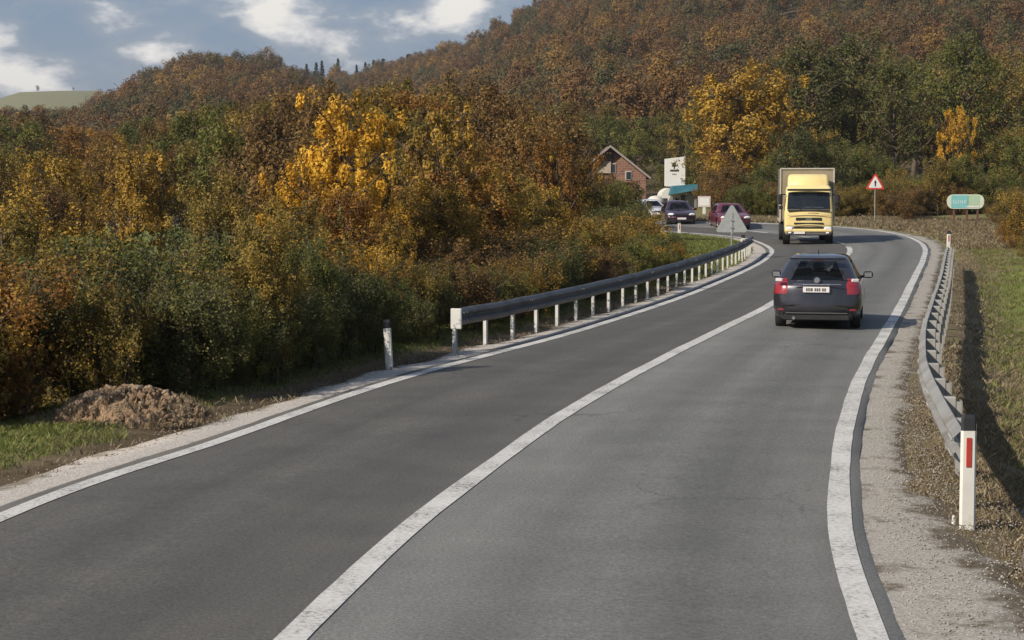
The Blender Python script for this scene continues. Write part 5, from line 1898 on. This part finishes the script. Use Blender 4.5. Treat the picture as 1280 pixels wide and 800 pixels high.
def truck():
    Dt = 88.5
    x = (1010.5 - 640) / F * Dt
    k = nearst(x, Dt)
    e = tag(empty('box_truck', (x, Dt, .10), pi + yaw(.115, 1)), 'yellow truck with a brown tarpaulin box body coming round the bend', 'truck')
    # local: +y is the driving direction (towards the camera after the half turn), front face at y=0, body behind
    W2 = 2.22
    # cab by slices
    ZS = [.42, .55, .9, 1.45, 1.60, 2.45, 2.62, 2.70]
    YFr = [-.06, .0, .02, .0, -.03, -.22, -.34, -.55]
    HWs = [1.02, 1.09, 1.11, 1.11, 1.10, 1.04, .98, .85]
    zl = sorted(set(list(np.round(np.linspace(.42, 2.70, 34), 3)) + [1.56, 2.36]))
    rings = []
    for z in zl:
        hw = pchip(ZS, HWs, z); yf = pchip(ZS, YFr, z)
        rings.append([(x_, y_, z) for x_, y_ in outline(hw, -1.95, yf, .16, 0.0, .10)])
    nr, nc, nsd = 16, 5, 22
    Mn = len(rings[0]); V = [p for r_ in rings for p in r_]
    fr0 = nr + nc + nsd + nc
    parts = {'cab': [], 'windscreen': [], 'side_window': [], 'side_window2': []}
    for r_ in range(len(rings) - 1):
        zm = (zl[r_] + zl[r_ + 1]) / 2
        for k in range(Mn):
            q = (r_ * Mn + k, r_ * Mn + (k + 1) % Mn, (r_ + 1) * Mn + (k + 1) % Mn, (r_ + 1) * Mn + k)
            cx_ = sum(V[i][0] for i in q) / 4; cy_ = sum(V[i][1] for i in q) / 4
            if abs(cx_) > .7 and (cy_ + 1.15) ** 2 + (zm - .48) ** 2 < .56 ** 2: continue
            dst = 'cab'
            if 1.56 < zm < 2.36:
                if fr0 - 1 <= k < fr0 + nr + 1: dst = 'windscreen'
                if nr + nc + 8 <= k < nr + nc + nsd - 1: dst = 'side_window'
                if fr0 + nr + nc + 1 <= k < fr0 + nr + nc + nsd - 8: dst = 'side_window2'
            parts[dst].append(q)
    parts['cab'].append(tuple(range((len(rings) - 1) * Mn, len(rings) * Mn)))
    for nm, fs in parts.items():
        used = sorted(set(i for q in fs for i in q)); mp_ = {u: i for i, u in enumerate(used)}
        mb = MB(); mb.add([V[u] for u in used], [tuple(mp_[i] for i in q) for q in fs])
        mb.build(nm.rstrip('2'), MATS['truck_yellow' if nm == 'cab' else 'truck_glass'], e, smooth_=True)
    # dark visor and wipers panel
    MB().box((0, -.02, 2.47), (2.0, .22, .10), bev=.03).build('sun_visor', MATS['plastic_dark'], e)
    MB().box((0, .0, 1.52), (1.95, .07, .07), bev=.02).build('wiper_panel', MATS['plastic_dark'], e)
    for sg in (-.5, .35):
        MB().tube([(sg, .0, 1.57), (sg + .5, -.06, 1.72)], .012, n=6).build('wiper', MATS['plastic_dark'], e)
    # interior
    MB().box((0, -.42, 1.55), (1.9, .5, .12), bev=.04).build('dashboard', MATS['plastic_grey'], e)
    for sg in (-.55, .55):
        s_ = MB().box((sg, -1.05, 1.75), (.5, .16, .65), bev=.06); s_.box((sg, -1.05, 2.15), (.28, .12, .18), bev=.05)
        s_.build('seat', MATS['seat_cloth'], e)
    # roof deflector
    mb = MB(); rg = []
    for z, hw, yf in ((2.64, .95, -.62), (2.78, .95, -.66), (2.92, .94, -.74), (3.04, .93, -.84), (3.13, .90, -.95), (3.19, .84, -1.10), (3.21, .70, -1.3)):
        rg.append([(a_, b_, z) for a_, b_ in outline(hw, -1.95, yf, .20, 0, .22)])
    n_ = len(rg[0])
    mb.add([q for r_ in rg for q in r_], [(r_ * n_ + k, r_ * n_ + (k + 1) % n_, (r_ + 1) * n_ + (k + 1) % n_, (r_ + 1) * n_ + k) for r_ in range(len(rg) - 1) for k in range(n_)] + [tuple(range((len(rg) - 1) * n_, len(rg) * n_))])
    mb.build('roof_deflector', MATS['truck_yellow'], e, smooth_=True)
    MB().box((0, .03, 1.30), (1.9, .03, .012)).build('panel_seam', MATS['plastic_dark'], e)
    MB().box((0, .05, .84), (2.1, .03, .012)).build('panel_seam', MATS['plastic_dark'], e)
    MB().box((-.2, -.02, 1.40), (.5, .06, .03), bev=.01).build('badge_strip', MATS['plastic_grey'], e)
    MB().box((-.25, -.37, 1.66), (.9, .25, .05), bev=.01).build('papers', MATS['plate_white'], e)
    # grille openings (dark slots, upper wide, two lower)
    for z, w_, h_ in ((1.13, 1.18, .13), (.93, 1.35, .07), (.73, 1.35, .085)):
        g_ = MB().box((0, .012, z), (w_, .03, h_), bev=.02); g_.build('grille_slot', MATS['plastic_dark'], e)
    MB().box((0, .034, 1.13), (.30, .02, .075), bev=.02).build('badge', MATS['chrome'], e)
    MB().box((0, -.02, .60), (2.14, .16, .17), bev=.05).build('bumper', MATS['truck_yellow'], e)
    MB().box((0, -.05, .44), (2.05, .16, .13), bev=.04).build('lower_bumper', MATS['plastic_grey'], e)
    for sg in (-1, 1):
        MB().box((sg * .88, .0, .70), (.34, .13, .21), sg * -.12, bev=.05).build('headlight', MATS['headlight'], e, smooth_=True)
        MB().box((sg * .86, .055, .50), (.16, .06, .08), bev=.02).build('fog_light', MATS['headlight'], e)
        m_ = MB().box((sg * 1.30, -.10, 2.03), (.20, .12, .46), bev=.05); m_.build('side_mirror', MATS['plastic_dark'], e, smooth_=True)
        MB().tube([(sg * 1.05, -.2, 2.25), (sg * 1.30, -.12, 2.26)], .025, n=8).build('mirror_arm', MATS['plastic_dark'], e)
        m2 = MB().box((sg * 1.27, -.11, 1.66), (.17, .11, .18), bev=.04); m2.build('side_mirror', MATS['plastic_dark'], e)
        for k in range(2):
            MB().box((sg * 1.06, -1.45, .62 + k * .3), (.12, .5, .05), bev=.01).build('cab_step', MATS['plastic_dark'], e)
    MB().box((.42, .075, .50), (.50, .02, .11), bev=.004).build('number_plate', MATS['plate_white'], e)
    # chassis
    MB().box((0, -3.8, .72), (.9, 6.0, .24), bev=.02).build('chassis', MATS['plastic_dark'], e)
    for y_ in (-1.15, -5.6):
        for sg in (-1, 1):
            wheel(e, sg * .98, y_, r_=.46, w=.30 if y_ > -3 else .50, outward=sg)
            MB().lathe([(.50, -.16), (.54, -.16), (.54, .16), (.50, .16)], (sg * .98, y_, .48), 'x', 20).build('mudguard', MATS['plastic_dark'], e) if y_ > -3 else None
    # box body with tarpaulin, light frame round its front
    B = (2.48, 4.8, 2.42); zc = 1.03 + B[2] / 2
    MB().box((0, -2.25 - B[1] / 2, zc), B, bev=.03).build('cargo_box', MATS['truck_tarp'], e)
    for sg in (-1, 1):
        MB().box((sg * (B[0] / 2 + .006), -2.25, zc), (.075, .11, B[2] + .02), bev=.01).build('corner_post', MATS['truck_frame'], e)
        MB().box((sg * (B[0] / 2 + .01), -2.25 - B[1] / 2, 1.0), (.05, B[1], .14), bev=.01).build('side_rail', MATS['truck_frame'], e)
        for k in range(7):
            MB().box((sg * (B[0] / 2 + .012), -2.6 - k * .8, zc), (.014, .04, B[2] * .98)).build('strap', MATS['plastic_grey'], e)
    MB().box((0, -2.25, zc + B[2] / 2 + .004), (B[0] + .05, .11, .07), bev=.01).build('top_rail', MATS['truck_frame'], e)
    return e


truck()


# ------------------------------------------------------------------ gas station, tower sign, house
def station():
    Y = 146.0
    k = Y / F

    def wx(px): return (px - 640) * k
    def wz(py): return HC + (227 - py) * k
    x0 = wx(828)
    g_ = gz(wx(848), Y)
    e = tag(empty('gas_station', (wx(848), Y, g_)), 'low white station building with rounded front and teal canopy roof', 'building')
    ox, oz = wx(848), g_

    def X_(px): return wx(px) - ox
    def Z_(py): return wz(py) - oz
    # white barrel-fronted hall
    a, b = X_(827), X_(852)
    r_ = (b - a) / 2; cx_ = (a + b) / 2; zt = Z_(235)
    prof = [(a, -.5)] + [(cx_ - r_ * cos(t_), zt - r_ * .95 + r_ * .95 * sin(t_)) for t_ in np.linspace(0, pi, 13)] + [(b, -.5)]
    MB().prism(prof, 1.0, 5.0).build('wall', MATS['wall_white'], e)
    MB().box(((X_(852) + X_(872)) / 2, 3.0, (Z_(243) - .5) / 2), (X_(872) - X_(852), 3.5, Z_(243) + .5)).build('wall', MATS['wall_grey'], e)
    MB().box(((X_(860) + X_(871)) / 2, 1.0, Z_(252)), (X_(870) - X_(860), .6, Z_(244) - Z_(260))).build('sign_panel', MATS['wall_white'], e)
    # canopy: deep fascia, slightly sloped
    v0, v1 = X_(836), X_(870)
    zc0, zc1 = Z_(243), Z_(230)
    mb = MB()
    mb.add([(v0, -1.2, zc0 + .0), (v1, -1.2, zc0 + .35), (v1, 2.8, zc0 + .35), (v0, 2.8, zc0), (v0 + .2, -1.0, zc1 - .15), (v1, -1.0, zc1), (v1, 2.6, zc1), (v0 + .2, 2.6, zc1 - .15)],
           [(3, 2, 1, 0), (4, 5, 6, 7), (0, 1, 5, 4), (1, 2, 6, 5), (2, 3, 7, 6), (3, 0, 4, 7)])
    mb.build('canopy', MATS['teal_roof'], e)
    for px in (838, 857, 868):
        MB().box((X_(px), -.6, (zc0 - .5) / 2), (.18, .18, zc0 + .5)).build('column', MATS['wall_grey'], e)
    for px in (832, 840, 847):
        w_ = MB().box((X_(px), 1.0, Z_(253)), (.36, .08, .7), bev=.01).build('window', MATS['truck_frame'], e)
        MB().box((X_(px), .95, Z_(253)), (.28, .04, .6)).build('pane', MATS['house_glass'], w_)
    # pump island
    # second little white roof left of it
    xs_ = wx(814)
    e2 = tag(empty('kiosk', (xs_, Y - 4, gz(xs_, Y - 4))), 'small white kiosk with a domed roof beside the station hall', 'kiosk')
    zz = wz(243) * (Y - 4) / Y - e2.location.z
    MB().lathe([(.01, zz), (.35, zz - .06), (.62, zz - .28), (.68, zz - .5)], (0, 0, 0), 'z', 16).build('roof', MATS['wall_white'], e2, smooth_=True)
    MB().lathe([(.58, zz - .5), (.58, -.3)], (0, 0, 0), 'z', 12).build('wall', MATS['wall_cream'], e2)
    # tower sign: white box on a mast
    xs_ = wx(845)
    e3 = tag(empty('tower_sign', (xs_, Y + 1, gz(xs_, Y + 1))), 'tall white sign tower with small black marks above the teal canopy', 'sign')
    zz = lambda py: wz(py) * (Y + 1) / Y - e3.location.z
    w_ = 25 * k
    a, b = zz(233), zz(199)
    MB().prism([(-w_ / 2, a), (w_ / 2 * .98, a - .1), (w_ / 2, b + .18), (-w_ / 2, b)], 0, .9).build('cabinet', MATS['sign_white'], e3)
    MB().box((0, .45, a / 2 - .2), (.5, .4, a)).build('mast', MATS['wall_grey'], e3)
    zt = zz(207)
    m_ = MB(); m_.lathe([(.001, -.03), (.15, -.03), (.15, .01)], (-.10, 0, zt + .03), 'y', 14); m_.box((-.10, -.012, zt - .16), (.07, .03, .22))
    m_.build('emblem', MATS['sign_black'], e3)
    m_ = MB()
    for q in range(6): m_.box((-.36 + q * .115, -.01, zz(213.5)), (.08, .03, .14))
    m_.build('lettering', MATS['sign_black'], e3)
    m_ = MB()
    for q in range(3): m_.box((-.22 + q * .12, -.01, zz(218)), (.07, .03, .10))
    m_.build('small_lettering', MATS['steel_grey'], e3)


station()


def haze():
    m, t, o_ = new_mat('haze_air')
    v = N(t, 'ShaderNodeVolumePrincipled')
    v.inputs['Color'].default_value = (.84, .87, .92, 1)
    v.inputs['Density'].default_value = .00014
    v.inputs['Anisotropy'].default_value = .2
    t.links.new(v.outputs[0], o_.inputs['Volume'])
    zlo = float(Z.min()) - 1.5
    zhi = max(float(Z.max()) + 20, 160)
    b = MB().box((0, 2750, (zlo + zhi) / 2), (8300, 8900, zhi - zlo)).build('haze', m)
    tag(b, 'thin blue haze in the air over the valley and hills', 'haze', kind='stuff')
    print('haze', zlo, zhi)


haze()


def pink_board():
    Y = 128.0
    x = (880 - 640) / F * Y
    z = gz(x, Y)
    e = tag(empty('sign_board', (x, Y, z)), 'pale pinkish square board on a thick white post beside the far road', 'sign')
    k = Y / F
    zt = HC + (227 - 245) * k - z; zb = HC + (227 - 259) * k - z
    MB().box((0, 0, (zt + zb) / 2), (.86, .06, zt - zb), bev=.05).build('board', MATS['pink_sign'], e)
    MB().box((0, .06, (zb + .1) / 2), (.20, .16, zb + .35), bev=.01).build('post', MATS['post_white'], e)
    MB().box((0, -.034, (zt + zb) / 2), (.66, .01, (zt - zb) * .7), bev=.003).build('panel', MATS['sign_white'], e)


pink_board()


def house():
    Y = 176.0
    k = Y / F
    x = (770 - 640) * k
    zt = HC + (227 - 182) * k
    z = gz(x, Y) - .5
    e = tag(empty('brick_house', (x, Y, z), RAD(0)), 'red brick house with a grey edged gable roof rising behind the thicket', 'house')
    ax = (762 - 640) * k - x          # apex
    ht = zt - z
    run = (812 - 762) * k; drop = (222 - 182) * k
    runl = run * .95
    eave = ht - drop
    # gable wall: brick triangle over a wall
    gw = [(ax - runl * .86, -.5), (ax + run * .90, -.5), (ax + run * .90, eave + .35), (ax, ht - .38), (ax - runl * .86, eave + .35)]
    MB().prism(gw, 0, 7.0).build('wall', MATS['red_brick'], e)
    th = .14
    for sx, rn, nm in ((1, run, 'roof'), (-1, runl, 'roof')):
        v = []
        for y_ in (-.7, 7.6):
            v += [(ax, y_, ht - .02), (ax + sx * rn, y_, eave), (ax + sx * rn, y_, eave - th), (ax, y_, ht - th - .05)]
        mb = MB(); mb.add(v, [(0, 1, 2, 3), (7, 6, 5, 4), (0, 4, 5, 1), (1, 5, 6, 2), (2, 6, 7, 3), (3, 7, 4, 0)])
        rf = mb.build(nm, MATS['roof_tiles'], e)
        v = []
        for y_ in (-.78, -.70):
            v += [(ax, y_, ht + .03), (ax + sx * (rn + .03), y_, eave + .03), (ax + sx * (rn + .03), y_, eave - .19), (ax, y_, ht - .20)]
        mb = MB(); mb.add(v, [(0, 1, 2, 3), (7, 6, 5, 4), (0, 4, 5, 1), (1, 5, 6, 2), (2, 6, 7, 3), (3, 7, 4, 0)])
        mb.build('barge_board', MATS['roof_edge'], rf)
    # attic opening, balcony with white wall below
    MB().box((ax - .05, -.01, ht - 1.05), (.75, .12, .62)).build('attic_window', MATS['house_glass'], e)
    w_ = MB().box((ax - .65, -.10, ht - 2.0), (1.5, .18, 1.1), bev=.02).build('plastered_panel', MATS['wall_cream'], e)
    f_ = MB().box((ax + .25, -.02, ht - 2.1), (.55, .10, .9), bev=.01).build('window', MATS['wall_white'], e)
    MB().box((ax + .25, -.07, ht - 2.1), (.43, .04, .78)).build('pane', MATS['house_glass'], f_)
    f_ = MB().box((ax + 1.7, -.02, ht - 2.75), (.55, .10, .8), bev=.01).build('window', MATS['wall_white'], e)
    MB().box((ax + 1.7, -.07, ht - 2.75), (.43, .04, .68)).build('pane', MATS['house_glass'], f_)


house()
ORD = ['first', 'second', 'third', 'fourth', 'fifth', 'sixth', 'seventh', 'eighth', 'ninth', 'tenth', 'eleventh', 'twelfth', 'thirteenth', 'fourteenth', 'fifteenth', 'sixteenth', 'seventeenth', 'eighteenth', 'nineteenth', 'twentieth'] + ['twenty-' + w_ for w_ in ('first', 'second', 'third', 'fourth', 'fifth', 'sixth', 'seventh', 'eighth', 'ninth')]
byl = {}
for o_ in list(COL.objects):
    if o_.parent is None and 'label' in o_ and o_.type == 'EMPTY':
        byl.setdefault(o_['label'], []).append(o_)
for lb, os_ in byl.items():
    if len(os_) < 2: continue
    os_.sort(key=lambda q: q.location.x / max(q.location.y, 1))
    for q, o_ in enumerate(os_):
        o_['label'] = lb + ', ' + ('leftmost of its kind' if q == 0 else 'rightmost of its kind' if q == len(os_) - 1 else ORD[min(q, 28)] + ' from left')
print('objects', len(bpy.data.objects))
